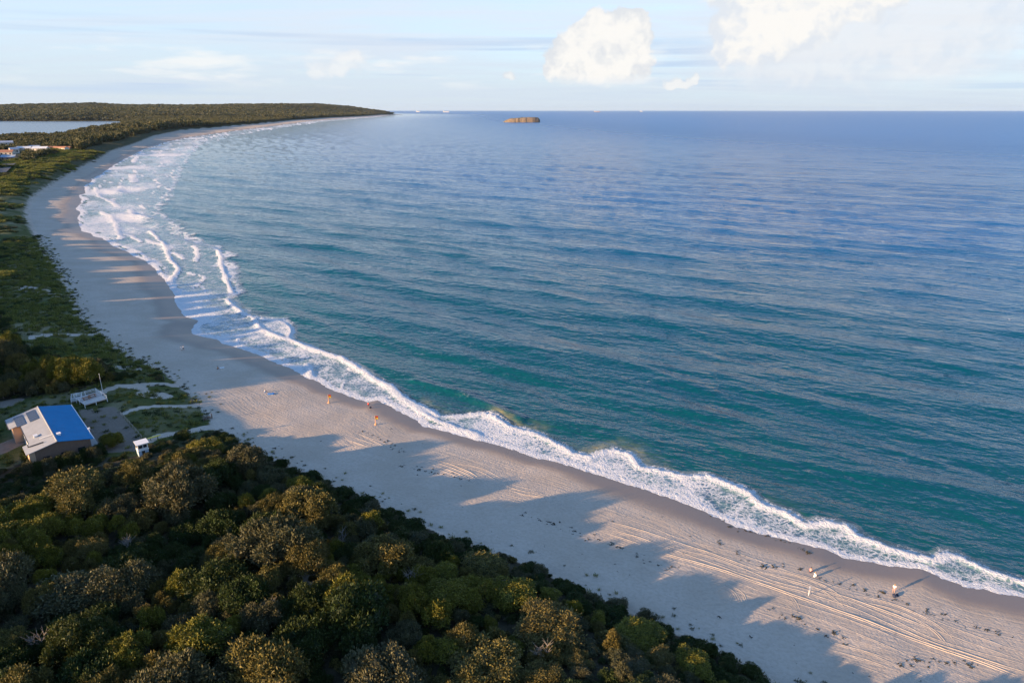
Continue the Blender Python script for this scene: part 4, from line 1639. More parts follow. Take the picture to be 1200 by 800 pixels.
def clump(m, x, y, z, r, rg):
    for _ in range(max(3, int(6 * r / 0.3))):
        a = rg.uniform(0, 6.28)
        d = r * rg.uniform(0, 1)
        cx_, cy_ = x + d * math.cos(a), y + d * math.sin(a)
        l, w, h = r * rg.uniform(.3, .6), r * rg.uniform(.15, .3), r * rg.uniform(.15, .4)
        t = rg.uniform(0, 6.28)
        ux, uy = math.cos(t), math.sin(t)
        b = len(m.v)
        m.v += [(cx_ - ux * l, cy_ - uy * l, z - .01), (cx_ + uy * w, cy_ - ux * w, z - .01), (cx_ + ux * l, cy_ + uy * l, z - .01), (cx_ - uy * w, cy_ + ux * w, z - .01), (cx_, cy_, z + h)]
        m.f += [[b, b + 1, b + 4], [b + 1, b + 2, b + 4], [b + 2, b + 3, b + 4], [b + 3, b, b + 4]]


def wrack():
    rg = random.Random(5)
    m = MB()
    lines = [px_line(p) for p in (
        [(832, 602), (850, 610), (880, 624), (905, 628), (945, 645)], [(965, 676), (985, 684), (1010, 690), (1050, 705), (1090, 718), (1130, 730), (1180, 742)],
        [(842, 632), (860, 643), (880, 656), (910, 664), (945, 668)], [(610, 600), (650, 614), (690, 628), (745, 650), (790, 668)], [(425, 505), (445, 512), (470, 530)],
        [(900, 712), (960, 738), (1000, 748)], [(1060, 770), (1110, 778), (1150, 775)], [(470, 545), (510, 552), (545, 562)])]
    for pl in lines:
        for p in resample(pl, 0.35):
            if rg.random() < 0.62:
                q = (p.x + rg.gauss(0, 0.7), p.y + rg.gauss(0, 0.7))
                clump(m, q[0], q[1], top(*q), rg.uniform(0.12, 0.42) * (1.6 if rg.random() < .1 else 1), rg)
    for _ in range(520):
        px, py = rg.uniform(250, 1200), rg.uniform(480, 800)
        p = on(px, py)
        f = fields(np.array([p.x]), np.array([p.y]))
        if f[0][0] > 9 and f[1][0] < -1 and rg.random() < 0.75:
            clump(m, p.x, p.y, p.z, rg.uniform(0.08, 0.26) * (2.2 if rg.random() < .07 else 1), rg)
    o = m.build('seaweed_wrack', M_WEED)
    tag(o, 'dark dried seaweed and drift scattered along the tide lines', 'seaweed', kind='stuff')


wrack()

# ------------------------------------------------------------------ beach clubhouse
def sheet_roof(name, colour, stain, amt):
    def fn(T, out):
        p = T.new('ShaderNodeBsdfPrincipled')
        P = T.obj()
        n = T.noise(P, 0.5, 5, 0.6)
        c = T.mix(T.smooth(n, 0.3, 0.75, 0, 0.6), colour, tuple(v * 0.8 for v in colour))
        c = T.mix(T.math('MULTIPLY', T.smooth(T.noise(P, 0.9, 4, 0.6), 0.58, 0.7), amt), c, stain)
        T.put(p.inputs['Base Color'], c)
        p.inputs['Roughness'].default_value = 0.65
        p.inputs['Specular IOR Level'].default_value = 0.2
        wv = T.new('ShaderNodeTexWave', wave_type='BANDS', bands_direction='X')
        T.l.new(P, wv.inputs['Vector'])
        wv.inputs['Scale'].default_value = 1.3
        T.put(p.inputs['Normal'], T.bump(wv.outputs['Fac'], 0.5, 0.05))
        T.l.new(p.outputs[0], out.inputs[0])
    return material(name, fn)


M_RGREY = sheet_roof('grey_metal_roof', (0.36, 0.37, 0.38), (0.28, 0.26, 0.24), 0.35)
M_RBLUE = sheet_roof('blue_metal_roof', (0.001, 0.205, 0.44), (0.09, 0.15, 0.30), 0.45)
M_BRICK = simple('brown_brick', (0.17, 0.115, 0.085), 0.9, 0.3, 2.5, bump=0.02)
M_TANW = simple('tan_weatherboard', (0.52, 0.36, 0.24), 0.85, 0.12, 1.5)
M_WHITE = simple('white_paint', (0.78, 0.77, 0.74), 0.6, 0.06, 1.5)
M_SOLAR = simple('solar_cell', (0.045, 0.065, 0.11), 0.35, 0.15, 1.0, spec=0.3)
M_DARKM = simple('dark_metal', (0.06, 0.06, 0.065), 0.5, 0.2, 2.0)
M_TIMB = simple('weathered_timber', (0.36, 0.29, 0.22), 0.9, 0.25, 3.0)
M_CONC = simple('pale_concrete', (0.45, 0.43, 0.40), 0.9, 0.15, 0.8)


def clubhouse():
    z0 = 6.0
    t = empty('clubhouse', (HOUSE_C[0], HOUSE_C[1], z0 - 0.05), HOUSE_RZ)
    tag(t, 'beach clubhouse with half grey and half blue gabled metal roof', 'clubhouse')
    EZ, RZ, HW, HL = 4.0, 5.5, 6.8, 12.4
    sl = (RZ - EZ) / HW

    def rz(y):
        return RZ - abs(y) * sl
    grey = [(-HL, 0), (-HL, -HW), (-5.6, -HW), (-5.6, -4.6), (7.2, -4.6), (7.2, -HW + 0.9), (HL, -HW + 0.9), (HL, 0)]
    g = MB().slab([(x, y, rz(y)) for x, y in grey], 0.14).build('roof_grey', M_RGREY, t)
    g.name = 'roof'
    b = MB().slab([(-HL, 0, RZ), (HL, 0, RZ), (HL, HW, EZ), (-HL, HW, EZ)], 0.14).build('roof', M_RBLUE, t)
    b['label'] = 'bright blue metal roof slope facing the sea'
    g['label'] = 'light grey metal roof slope facing inland'
    MB().tube([(-HL - .02, 0, RZ + .03), (HL + .02, 0, RZ + .03)], 0.14, 8).build('ridge_cap', M_RGREY, t)
    MB().box(-HL, HL, HW + 0.01, HW + 0.16, EZ - 0.16, EZ - 0.01).build('gutter', M_WHITE, t)
    MB().box(-HL, -5.6, -HW - 0.16, -HW - 0.01, EZ - 0.16, EZ - 0.01).build('gutter', M_DARKM, t)
    MB().box(-5.6, 7.2, -4.78, -4.61, rz(4.6) - 0.2, rz(4.6) - 0.02).build('gutter', M_DARKM, t)
    # walls
    pr = [(-4.3, -0.6), (6.2, -0.6), (6.2, rz(6.2) - .15), (0, RZ - .16), (-4.3, rz(4.3) - .15)]
    v = [(-11.9, y, z) for y, z in pr] + [(11.9, y, z) for y, z in pr]
    f = [[0, 1, 2, 3, 4][::-1], [5, 6, 7, 8, 9]] + [[i, (i + 1) % 5, (i + 1) % 5 + 5, i + 5][::-1] for i in range(5)]
    w = mesh_obj('wall', v, f, M_BRICK, t)
    bm = bmesh.new()
    bm.from_mesh(w.data)
    bmesh.ops.recalc_face_normals(bm, faces=bm.faces)
    bm.to_mesh(w.data)
    bm.free()
    MB().box(-11.85, -6.2, -6.2, -4.31, -0.6, rz(6.2) - .16).build('wall', M_TANW, t)
    MB().box(7.7, 11.85, -5.4, -4.31, -0.6, rz(5.4) - .16).build('wall', M_TANW, t)
    MB().box(-6.19, 7.69, -4.42, -4.305, -0.6, rz(4.42) - .2).build('cladding', M_TANW, t)
    for x in (-3.5, 0.2, 4.0):
        d = MB().box(x - 1.2, x + 1.2, -4.50, -4.43, 0.1, 2.5).build('roller_door', M_WHITE, t)
    for x in (-7, -2, 3, 8):
        d = MB().box(x - 1.6, x + 1.6, 6.21, 6.28, 0.1, 2.9).build('roller_door', M_DARKM, t)
    for y in (-2.4, 1.0, 4.2):
        wd = MB().box(11.91, 11.97, y - .7, y + .7, 1.4, 2.5).build('window', M_GLASS, t)
        MB().box(11.95, 12.02, y - .8, y + .8, 1.30, 1.38).build('sill', M_WHITE, wd)
    # solar arrays high on the grey slope near the inland-far end
    x0, x1 = -11.2, -4.6
    for (ya, yb) in ((-0.9, -2.7), (-3.5, -5.3)):
        q = [(x0, ya, rz(ya) + .12), (x0, yb, rz(yb) + .12), (x1, yb, rz(yb) + .12), (x1, ya, rz(ya) + .12)]
        a = MB().slab(q, 0.06).build('solar_panel', M_SOLAR, t)
        for k in range(1, 6):
            xm = x0 + (x1 - x0) * k / 6
            MB().slab([(xm - .03, ya, rz(ya) + .14), (xm - .03, yb, rz(yb) + .14), (xm + .03, yb, rz(yb) + .14), (xm + .03, ya, rz(ya) + .14)], .03).build('panel_joint', M_DARKM, a)
    # vents, flue and rails
    for (x, y) in ((5.0, -3.0), (8.3, 1.0)):
        vt = MB().box(x - .45, x + .45, y - .3, y + .3, rz(y) - .05, rz(y) + .35).build('roof_vent', M_WHITE, t)
        MB().prism([(x - .55, y - .4), (x + .55, y - .4), (x + .55, y + .4), (x - .55, y + .4)], rz(y) + .351, rz(y) + .42).build('cowl', M_WHITE, vt)
    MB().tube([(7.6, -2.6, rz(2.6) + .25), (8.4, -.2, RZ + .3)], 0.06, 6).build('pipe', M_WHITE, t)
    MB().tube([(9.2, -4.9, rz(4.9) + .18), (10.0, -2.2, rz(2.2) + .18)], 0.12, 6).build('skylight_rail', M_DARKM, t)
    MB().tube([(9.0, -5.0, rz(5) - .1), (9.0, -5.0, rz(5) + .7)], 0.1, 8).build('flue', M_DARKM, t)
    MB().tube([(9.6, 6.7, EZ), (9.6, 6.7, EZ + 1.2)], 0.05, 6).build('antenna', M_WHITE, t)
    MB().box(9.35, 9.85, 6.5, 6.9, EZ + 1.2, EZ + 1.6).build('loudspeaker', M_WHITE, t)
    MB().box(-12.6, 13.2, 6.32, 8.2, -0.5, 0.1).build('apron', M_CONC, t)


clubhouse()


# raised viewing deck and small enclosure behind the club
def deck(corner_px, label, name, zfl, rail, planks, floor_mat):
    P = [on(px, py) for px, py in corner_px]
    A, B, D = P[0], P[1], P[3]
    u = (B - A)
    u.z = 0
    L = u.length
    rz_ = math.atan2(u.y, u.x)
    wv = D - A
    Wd = abs(-u.normalized().y * wv.x + u.normalized().x * wv.y)
    z0 = max(p.z for p in P)
    t = empty(name, (A.x, A.y, z0), rz_)
    tag(t, label, 'deck')
    n = planks
    for i in range(n):
        y0, y1 = Wd * i / n, Wd * (i + 1) / n - 0.03
        MB().box(0, L, y0, y1, zfl - 0.06, zfl + 0.004 * (i % 3)).build('plank', floor_mat, t)
    for y in (0.12, Wd - 0.15):
        MB().box(0.02, L - .02, y - .06, y + .06, zfl - 0.26, zfl - 0.065).build('bearer', M_TIMB, t)
    posts = [(0, 0), (L / 2, 0), (L, 0), (L, Wd / 2), (L, Wd), (L / 2, Wd), (0, Wd), (0, Wd / 2)]
    for x, y in posts:
        MB().box(x - .07, x + .07, y - .07, y + .07, -1.6, zfl + rail).build('post', M_WHITE, t)
    for zz in (0.35, 0.7, rail - 0.05):
        for (a, b) in (((0, 0), (L, 0)), ((L, 0), (L, Wd)), ((L, Wd), (0, Wd))):
            MB().tube([(a[0], a[1], zfl + zz), (b[0], b[1], zfl + zz)], 0.05, 5).build('rail', M_WHITE, t)
    return t, L, Wd, zfl


DECK = deck([(100, 478), (126, 470.5), (118, 461), (95, 467)], 'raised pale timber viewing deck with white railings behind the clubhouse', 'viewing_deck', 0.7, 1.05, 14, simple('pale_decking', (0.58, 0.52, 0.47), 0.85, 0.15, 2.0))
deck([(84, 473), (96, 471), (94, 465), (82, 467)], 'small fenced timber platform between clubhouse and viewing deck', 'fenced_platform', 0.3, 1.0, 8, simple('grey_green_decking', (0.30, 0.32, 0.28), 0.85, 0.15, 2.0))


def picnic_table():
    t0, L, Wd, zf = DECK
    q = Matrix.Translation(t0.location) @ Matrix.Rotation(t0.rotation_euler.z, 4, 'Z')
    for k, (fx, fy) in enumerate(((0.62, 0.55), (0.3, 0.45))):
        p = q @ Vector((L * fx, Wd * fy, zf + 0.01))
        t = empty('picnic_table', p, t0.rotation_euler.z)
        tag(t, 'brown timber picnic table with two benches on the viewing deck', 'table', 'picnic tables on the viewing deck')
        m = simple('oiled_timber', (0.34, 0.16, 0.08), 0.7, 0.2, 3.0)
        MB().box(-.9, .9, -.38, .38, .70, .76).build('table_top', m, t)
        for s in (-1, 1):
            MB().box(-.9, .9, s * .72 - .14, s * .72 + .14, .42, .47).build('bench', m, t)
            MB().box(s * .6 - .05, s * .6 + .05, -.72, .72, .36, .415).build('brace', m, t)
            for s2 in (-1, 1):
                MB().tube([(s * .6, s2 * .2, .70), (s * .6, s2 * .55, 0)], 0.05, 5).build('leg', m, t)


picnic_table()


def flagpole(px, py, h):
    p = on(px, py)
    t = empty('flagpole', p)
    tag(t, 'thin grey flagpole standing behind the viewing deck', 'flagpole')
    MB().tube([(0, 0, -.3), (0, 0, h)], [0.07, 0.03], 8).build('pole', M_WHITE, t)
    MB().tube([(0, 0, h), (0, 0, h + .12)], 0.07, 8).build('finial', M_WHITE, t)


flagpole(121, 462, 6.0)


# lifeguard hut
def lifeguard_hut():
    p = on(168, 532)
    a = math.atan2(-p.y, -p.x) + math.radians(100)
    t = empty('lifeguard_hut', p, a)
    t.scale = (0.7, 0.7, 0.72)
    tag(t, 'small two-storey white lifeguard hut with flat roof at the scrub edge', 'lifeguard hut')
    M_BLUEP = simple('pale_blue_paint', (0.42, 0.52, 0.60), 0.6, 0.08, 1.5)
    MB().box(-1.5, 1.5, -1.3, 1.3, -0.6, 1.9).build('base', M_BLUEP, t)
    MB().box(-1.65, 1.65, -1.45, 1.45, 1.905, 2.02).build('floor', M_WHITE, t)
    MB().box(-1.5, 1.5, -1.3, 1.3, 2.025, 4.1).build('cabin', M_WHITE, t)
    for (x0, x1) in ((-1.2, -0.1), (0.15, 1.2)):
        w = MB().box(x0, x1, -1.36, -1.31, 2.75, 3.7).build('window', M_GLASS, t)
        MB().box(x0 - .06, x1 + .06, -1.40, -1.32, 2.66, 2.74).build('sill', M_WHITE, w)
    for s in (-1, 1):
        w = MB().box(s * 1.53 - .03, s * 1.53 + .03, -.9, .8, 2.75, 3.7).build('window', M_GLASS, t)
    MB().box(-0.5, 0.4, -1.36, -1.31, -0.1, 1.75).build('door', M_GLASS, t)
    MB().slab([(-1.9, -1.9, 4.30), (1.9, -1.9, 4.30), (1.9, 1.6, 4.5), (-1.9, 1.6, 4.5)], 0.14).build('roof', M_WHITE, t)
    b = on(181, 515)
    M_YEL = simple('yellow_fibreglass', (0.75, 0.55, 0.03), 0.4, 0.05, 1.0)
    o = empty('rescue_board', (b.x, b.y, b.z + 0.35), 0.75)
    tag(o, 'yellow rescue board resting on trestles beside the lifeguard hut', 'rescue board')
    pl = [(-1.6, 0), (-1.3, .22), (-.5, .30), (.5, .28), (1.2, .16), (1.6, 0), (1.2, -.16), (.5, -.28), (-.5, -.30), (-1.3, -.22)]
    MB().prism(pl, 0.35, 0.47).build('board', M_YEL, o)
    for s in (-.8, .8):
        MB().tube([(s, -.35, -.5), (s, -.1, .34), (s, .1, .34), (s, .35, -.5)], 0.04, 5).build('trestle', M_DARKM, o)
    return t


lifeguard_hut()

# shrubs hard against the near gable of the club
hm = Matrix.Translation((HOUSE_C[0], HOUSE_C[1], 0)) @ Matrix.Rotation(HOUSE_RZ, 4, 'Z')
for k in range(11):
    q = hm @ Vector((13.6 + 0.9 * (k % 2) + random.uniform(0, .5), -6.5 + 1.4 * k, 0))
    t = make_tree('shrub' if k % 3 else 'teatree', k, q.x, q.y, top(q.x, q.y), random.uniform(1.2, 1.8), random.uniform(2.8, 3.8), random.uniform(0, 6))
    tag(t, 'low dark bush in the row against the brick gable wall of the clubhouse' if k % 3 else 'grey-green bush in the row against the brick gable wall of the clubhouse', 'shrub', 'dark bushes against the clubhouse gable' if k % 3 else 'grey-green bushes against the clubhouse gable')

# small tree in the club yard
p = on(131, 522)
t = make_tree('wattle', 1, p.x, p.y, p.z, 3.0, 2.9, 0.7)
tag(t, 'lone bushy wattle standing in the bare club yard', 'tree')
del t['group']


# rope-line and timber posts along the path ends
def post(px, py, h, label, group):
    p = on(px, py)
    t = empty('marker_post', p)
    tag(t, label, 'post', group)
    MB().tube([(0, 0, -.4), (0, 0, h)], [0.13, 0.12], 8).build('shaft', M_DARKM, t)
    MB().tube([(0, 0, h), (0, 0, h + .14)], [0.15, 0.06], 8).build('cap', M_DARKM, t)


post(192.5, 446, 1.3, 'dark timber post at the beach end of the north sand path', None)
post(225.5, 473, 1.3, 'dark timber post at the beach end of the middle sand path', None)
post(248.5, 490, 1.3, 'dark timber post beside a heap of driftwood', None)


def drift_heap():
    p = on(243, 491)
    t = empty('driftwood_heap', p)
    tag(t, 'low dark heap of driftwood and weed at the beach path end', 'driftwood')
    rg = random.Random(9)
    for k in range(9):
        a = rg.uniform(0, 3.14)
        l = rg.uniform(.7, 1.5)
        c = Vector((rg.uniform(-.6, .6), rg.uniform(-.4, .4), .1 + .08 * k))
        d = Vector((math.cos(a), math.sin(a), rg.uniform(-.15, .15))) * l
        MB().tube([c - d, c + Vector((0, 0, .07)), c + d], [0.10, .14, 0.06], 6).build('branch', M_BARK, t)


drift_heap()


# yard fence posts
def yard_fence():
    line = [(141, 485), (152, 497), (166, 513)]
    P = [on(*q) for q in line]
    t = empty('yard_fence', P[0])
    tag(t, 'low post and rail fence on the seaward side of the club yard', 'fence')
    pts = []
    for a, b in zip(P[:-1], P[1:]):
        for k in range(4):
            pts.append(a.lerp(b, k / 4))
    pts.append(P[-1])
    pts = [Vector((q.x, q.y, top(q.x, q.y))) - P[0] for q in pts]
    for q in pts:
        MB().box(q.x - .06, q.x + .06, q.y - .06, q.y + .06, q.z - .4, q.z + .95).build('post', M_TIMB, t)
    for a, b in zip(pts[:-1], pts[1:]):
        for h in (.45, .85):
            MB().tube([a + Vector((0, 0, h)), b + Vector((0, 0, h))], .035, 5).build('rail', M_TIMB, t)


yard_fence()


# ------------------------------------------------------------------ flags, people and belongings on the beach
M_RED = simple('red_cloth', (0.62, 0.055, 0.03), 0.8, 0.1, 3.0)
M_YELC = simple('yellow_cloth', (0.80, 0.50, 0.04), 0.8, 0.1, 3.0)
M_ORNG = simple('orange_pole', (0.80, 0.36, 0.16), 0.6, 0.08, 2.0)
M_SKIN = simple('skin', (0.46, 0.27, 0.18), 0.6, 0.08, 4.0)
M_HAIR = simple('dark_hair', (0.03, 0.02, 0.015), 0.6, 0.2, 6.0)
M_HAIRF = simple('fair_hair', (0.36, 0.24, 0.12), 0.6, 0.2, 6.0)
M_WCL = simple('white_cloth', (0.80, 0.78, 0.75), 0.9, 0.05, 3.0)
M_NAVY = simple('navy_cloth', (0.03, 0.04, 0.08), 0.9, 0.1, 3.0)
M_PINK = simple('pink_cloth', (0.70, 0.30, 0.28), 0.9, 0.1, 3.0)
M_BLUEC = simple('blue_towel', (0.06, 0.25, 0.55), 0.95, 0.1, 3.0)


def patrol_flag(px, py, label):
    p = on(px, py)
    t = empty('patrol_flag', p, math.radians(20))
    tag(t, label, 'flag')
    MB().tube([(0, 0, -.3), (0, 0, 2.6)], 0.06, 8).build('pole', M_ORNG, t)
    MB().tube([(0, 0, 0), (0, 0, .22), (0, 0, .5)], [0.32, .30, 0.08], 10).build('base', M_ORNG, t)
    for k, mt in ((0, M_YELC), (1, M_RED)):
        v, f = [], []
        n = 7
        for i in range(n):
            x = 0.06 + 0.75 * i / (n - 1)
            for j in range(3):
                z = 1.55 + 0.5 * k + 0.49 * j / 2 - 0.15 * (i / n) ** 2
                v.append((x, 0.08 * math.sin(i * 1.1), z))
        for i in range(n - 1):
            for j in range(2):
                f.append([i * 3 + j, (i + 1) * 3 + j, (i + 1) * 3 + j + 1, i * 3 + j + 1])
        o = mesh_obj('flag_panel', v, f, mt, t, True)
        sm = o.modifiers.new('thickness', 'SOLIDIFY')
        sm.thickness = 0.02


patrol_flag(385.3, 472, 'red and yellow patrol flag planted on the sand near the crouching person')
patrol_flag(440.2, 497.5, 'red and yellow patrol flag planted beside the straight wheel tracks')


def skin_mesh(name, joints, edges, radii, mat, parent):
    me = bpy.data.meshes.new(name)
    names = list(joints)
    me.from_pydata([joints[n] for n in names], [(names.index(a), names.index(b)) for a, b in edges], [])
    me.update()
    o = bpy.data.objects.new(name, me)
    COL.objects.link(o)
    o.parent = parent
    md = o.modifiers.new('skin', 'SKIN')
    md.use_smooth_shade = True
    sk = me.skin_vertices[0].data if me.skin_vertices else None
    if sk is None:
        bm = bmesh.new()
        bm.from_mesh(me)
        bm.verts.layers.skin.verify()
        bm.to_mesh(me)
        bm.free()
        sk = me.skin_vertices[0].data
    for i, n in enumerate(names):
        r = radii[n]
        sk[i].radius = r if isinstance(r, tuple) else (r, r)
        sk[i].use_root = (i == 0)
    sb = o.modifiers.new('smooth', 'SUBSURF')
    sb.levels = 1
    sb.render_levels = 2
    me.materials.append(mat)
    return o


def pose_joints(pose):
    J = {'pelvis': (0, 0, .93), 'waist': (0, 0, 1.10), 'chest': (0, 0, 1.34), 'neck': (0, 0, 1.48), 'headb': (0, 0.01, 1.56), 'headt': (0, 0.01, 1.70)}
    for s, n in ((-1, 'L'), (1, 'R')):
        J['sh' + n] = (s * .19, 0, 1.40)
        J['el' + n] = (s * .25, -.02, 1.12)
        J['wr' + n] = (s * .25, .08, .88)
        J['ha' + n] = (s * .25, .11, .78)
        J['hi' + n] = (s * .10, 0, .90)
        J['kn' + n] = (s * .12, .02, .49)
        J['an' + n] = (s * .12, -.02, .08)
        J['to' + n] = (s * .13, .16, .04)
    if pose == 'walk':
        J['knL'] = (-.11, .16, .51)
        J['anL'] = (-.11, .24, .09)
        J['toL'] = (-.12, .42, .05)
        J['knR'] = (.11, -.06, .49)
        J['anR'] = (.11, -.30, .13)
        J['toR'] = (.12, -.14, .04)
        J['elL'] = (-.25, -.12, 1.14)
        J['wrL'] = (-.25, -.10, .90)
        J['haL'] = (-.25, -.08, .81)
        J['wrR'] = (.25, .22, .93)
        J['haR'] = (.25, .27, .85)
    if pose in ('sit', 'crouch'):
        dz = -.80 if pose == 'sit' else -.62
        for n in list(J):
            x, y, z = J[n]
            if z > .85 or n.startswith(('el', 'wr', 'ha', 'sh')):
                J[n] = (x, y + (z - .93) * .18, z + dz)
        for s, n in ((-1, 'L'), (1, 'R')):
            hx, hy, hz = J['hi' + n]
            if pose == 'sit':
                J['kn' + n] = (s * .16, .40, .42)
                J['an' + n] = (s * .15, .68, .08)
                J['to' + n] = (s * .16, .86, .06)
                J['el' + n] = (s * .26, .16, .40)
                J['wr' + n] = (s * .17, .36, .47)
                J['ha' + n] = (s * .15, .44, .46)
            else:
                J['kn' + n] = (s * .18, .34, .50)
                J['an' + n] = (s * .14, .06, .08)
                J['to' + n] = (s * .16, .24, .04)
                J['el' + n] = (s * .24, .28, .52)
                J['wr' + n] = (s * .16, .46, .32)
                J['ha' + n] = (s * .14, .52, .24)
    if pose == 'lie':
        out = {}
        for n, (x, y, z) in J.items():
            out[n] = (x, z - .9, .14 + y * .5)
        J = out
        for s, n in ((-1, 'L'), (1, 'R')):
            J['kn' + n] = (s * .13, -.42, .30)
            J['an' + n] = (s * .13, -.72, .09)
            J['to' + n] = (s * .14, -.86, .10)
    return J


def person(px, py, pose, facing, top_m, bottom_m, hair_m, label, h=1.0):
    p = on(px, py)
    t = empty('person', p, facing)
    t.scale = (h, h, h)
    tag(t, label, 'person')
    J = pose_joints(pose)
    R = {'pelvis': (.15, .11), 'waist': (.13, .10), 'chest': (.165, .115), 'neck': .055, 'headb': (.075, .085), 'headt': (.085, .10)}
    E_ = [('pelvis', 'waist'), ('waist', 'chest'), ('chest', 'neck'), ('neck', 'headb'), ('headb', 'headt')]
    for n in 'LR':
        R.update({'sh' + n: .062, 'el' + n: .043, 'wr' + n: .030, 'ha' + n: .036, 'hi' + n: .088, 'kn' + n: .060, 'an' + n: .042, 'to' + n: .036})
        E_ += [('chest', 'sh' + n), ('sh' + n, 'el' + n), ('el' + n, 'wr' + n), ('wr' + n, 'ha' + n), ('pelvis', 'hi' + n), ('hi' + n, 'kn' + n), ('kn' + n, 'an' + n), ('an' + n, 'to' + n)]
    skin_mesh('body', J, E_, R, M_SKIN, t)
    tj = ['pelvis', 'waist', 'chest', 'shL', 'shR', 'elL', 'elR']
    tj2 = {n: J[n] for n in tj}
    for n in 'LR':
        a, b = Vector(J['sh' + n]), Vector(J['el' + n])
        tj2['el' + n] = tuple(a.lerp(b, .7))
    skin_mesh('shirt', tj2, [('pelvis', 'waist'), ('waist', 'chest'), ('chest', 'shL'), ('chest', 'shR'), ('shL', 'elL'), ('shR', 'elR')], {'pelvis': (.175, .135), 'waist': (.155, .125), 'chest': (.19, .14), 'shL': .085, 'shR': .085, 'elL': .072, 'elR': .072}, top_m, t)
    sj = {n: J[n] for n in ('pelvis', 'hiL', 'hiR')}
    for n in 'LR':
        sj['kn' + n] = tuple(Vector(J['hi' + n]).lerp(Vector(J['kn' + n]), .8))
    skin_mesh('shorts', sj, [('pelvis', 'hiL'), ('pelvis', 'hiR'), ('hiL', 'knL'), ('hiR', 'knR')], {'pelvis': (.165, .125), 'hiL': .11, 'hiR': .11, 'knL': .088, 'knR': .088}, bottom_m, t)
    a, b = Vector(J['headb']), Vector(J['headt'])
    up = (b - a).normalized()
    c = a.lerp(b, .72)
    v, f = ICO2
    hv_ = []
    for q in v:
        q = Vector(q)
        if q.dot(up) < -0.1:
            q = q - up * (q.dot(up) + .1)
        hv_.append(tuple(c + q * .118 - Vector((0, .018, 0)) + up * .03))
    mesh_obj('hair', hv_, [list(map(int, r)) for r in f], hair_m, t, True)
    return t


person(213, 411, 'walk', 0.6, M_WCL, M_WCL, M_HAIR, 'walking person dressed all in white with dark hair, far up the beach')
person(215.5, 410.5, 'walk', 0.7, M_WCL, M_NAVY, M_HAIRF, 'walking person in white shirt and navy shorts beside one all in white')
person(255, 432.5, 'sit', -0.8, M_ORNG, M_NAVY, M_HAIR, 'person in orange top sitting on the shaded sand')
person(310.3, 459.5, 'sit', -1.2, M_WCL, M_BLUEC, M_HAIRF, 'person in white top sitting by a blue beach towel')
person(431.5, 475.5, 'crouch', -0.6, M_RED, M_NAVY, M_HAIR, 'person in red top crouching at the edge of the wash')
person(949.5, 670, 'sit', -1.0, M_PINK, M_NAVY, M_HAIR, 'person in pink top sitting on the sunlit sand beside a companion in white')
person(954.5, 675.5, 'sit', -1.2, M_WCL, M_WCL, M_HAIRF, 'person in white sitting on the sunlit sand beside one in pink')
person(1047, 694, 'stand', -0.6, M_WCL, M_PINK, M_HAIRF, 'standing person in white shirt and pink shorts beside dark beach bags')


def towel(px, py, rz_, mt, label, w=1.1, l=2.0):
    p = on(px, py)
    v, f = [], []
    n, m_ = 8, 5
    for i in range(n):
        for j in range(m_):
            v.append((-l / 2 + l * i / (n - 1), -w / 2 + w * j / (m_ - 1), 0.05 + 0.025 * math.sin(i * 1.7 + j)))
    for i in range(n - 1):
        for j in range(m_ - 1):
            f.append([i * m_ + j, (i + 1) * m_ + j, (i + 1) * m_ + j + 1, i * m_ + j + 1])
    o = mesh_obj('beach_towel', v, f, mt, None, True)
    o.location = p
    o.rotation_euler = (0, 0, rz_)
    o.modifiers.new('t', 'SOLIDIFY').thickness = 0.03
    tag(o, label, 'towel')


towel(316, 461.5, 0.2, M_BLUEC, 'bright blue beach towel spread beside the person in white', 1.4, 2.6)
towel(259, 431, 0.4, M_WCL, 'pale beach towel spread beside the person in orange')


def bag(px, py, s, label):
    p = on(px, py)
    t = empty('beach_bag', p, random.uniform(0, 3))
    tag(t, label, 'bag')
    m = MB()
    m.tube([(-.32 * s, 0, .17 * s), (-.2 * s, 0, .2 * s), (.2 * s, 0, .2 * s), (.32 * s, 0, .17 * s)], [.10 * s, .2 * s, .2 * s, .10 * s], 10)
    m.build('bag_body', M_NAVY, t, True)
    MB().tube([(-.15 * s, 0, .36 * s), (-.1 * s, 0, .52 * s), (.1 * s, 0, .52 * s), (.15 * s, 0, .36 * s)], .02 * s, 6).build('handle', M_DARKM, t)


bag(1047.5, 699, 1.3, 'larger dark beach bag near the person in pink shorts')
bag(1051.5, 697.5, 0.9, 'smaller dark beach bag near the person in pink shorts')
bag(434, 478, 1.1, 'dark bag on wet sand by the crouching person in red')


def marker(px, py):
    p = on(px, py)
    t = empty('beach_sign', p, 0.4)
    tag(t, 'slim white marker sign standing by the long wheel tracks', 'sign')
    MB().tube([(0, 0, -.3), (0, 0, 1.75)], .06, 8).build('post', M_WHITE, t)
    MB().box(-.22, .22, -.05, -.02 - .045, 1.05, 1.7).build('sign_board', M_WHITE, t)


marker(947.5, 697)


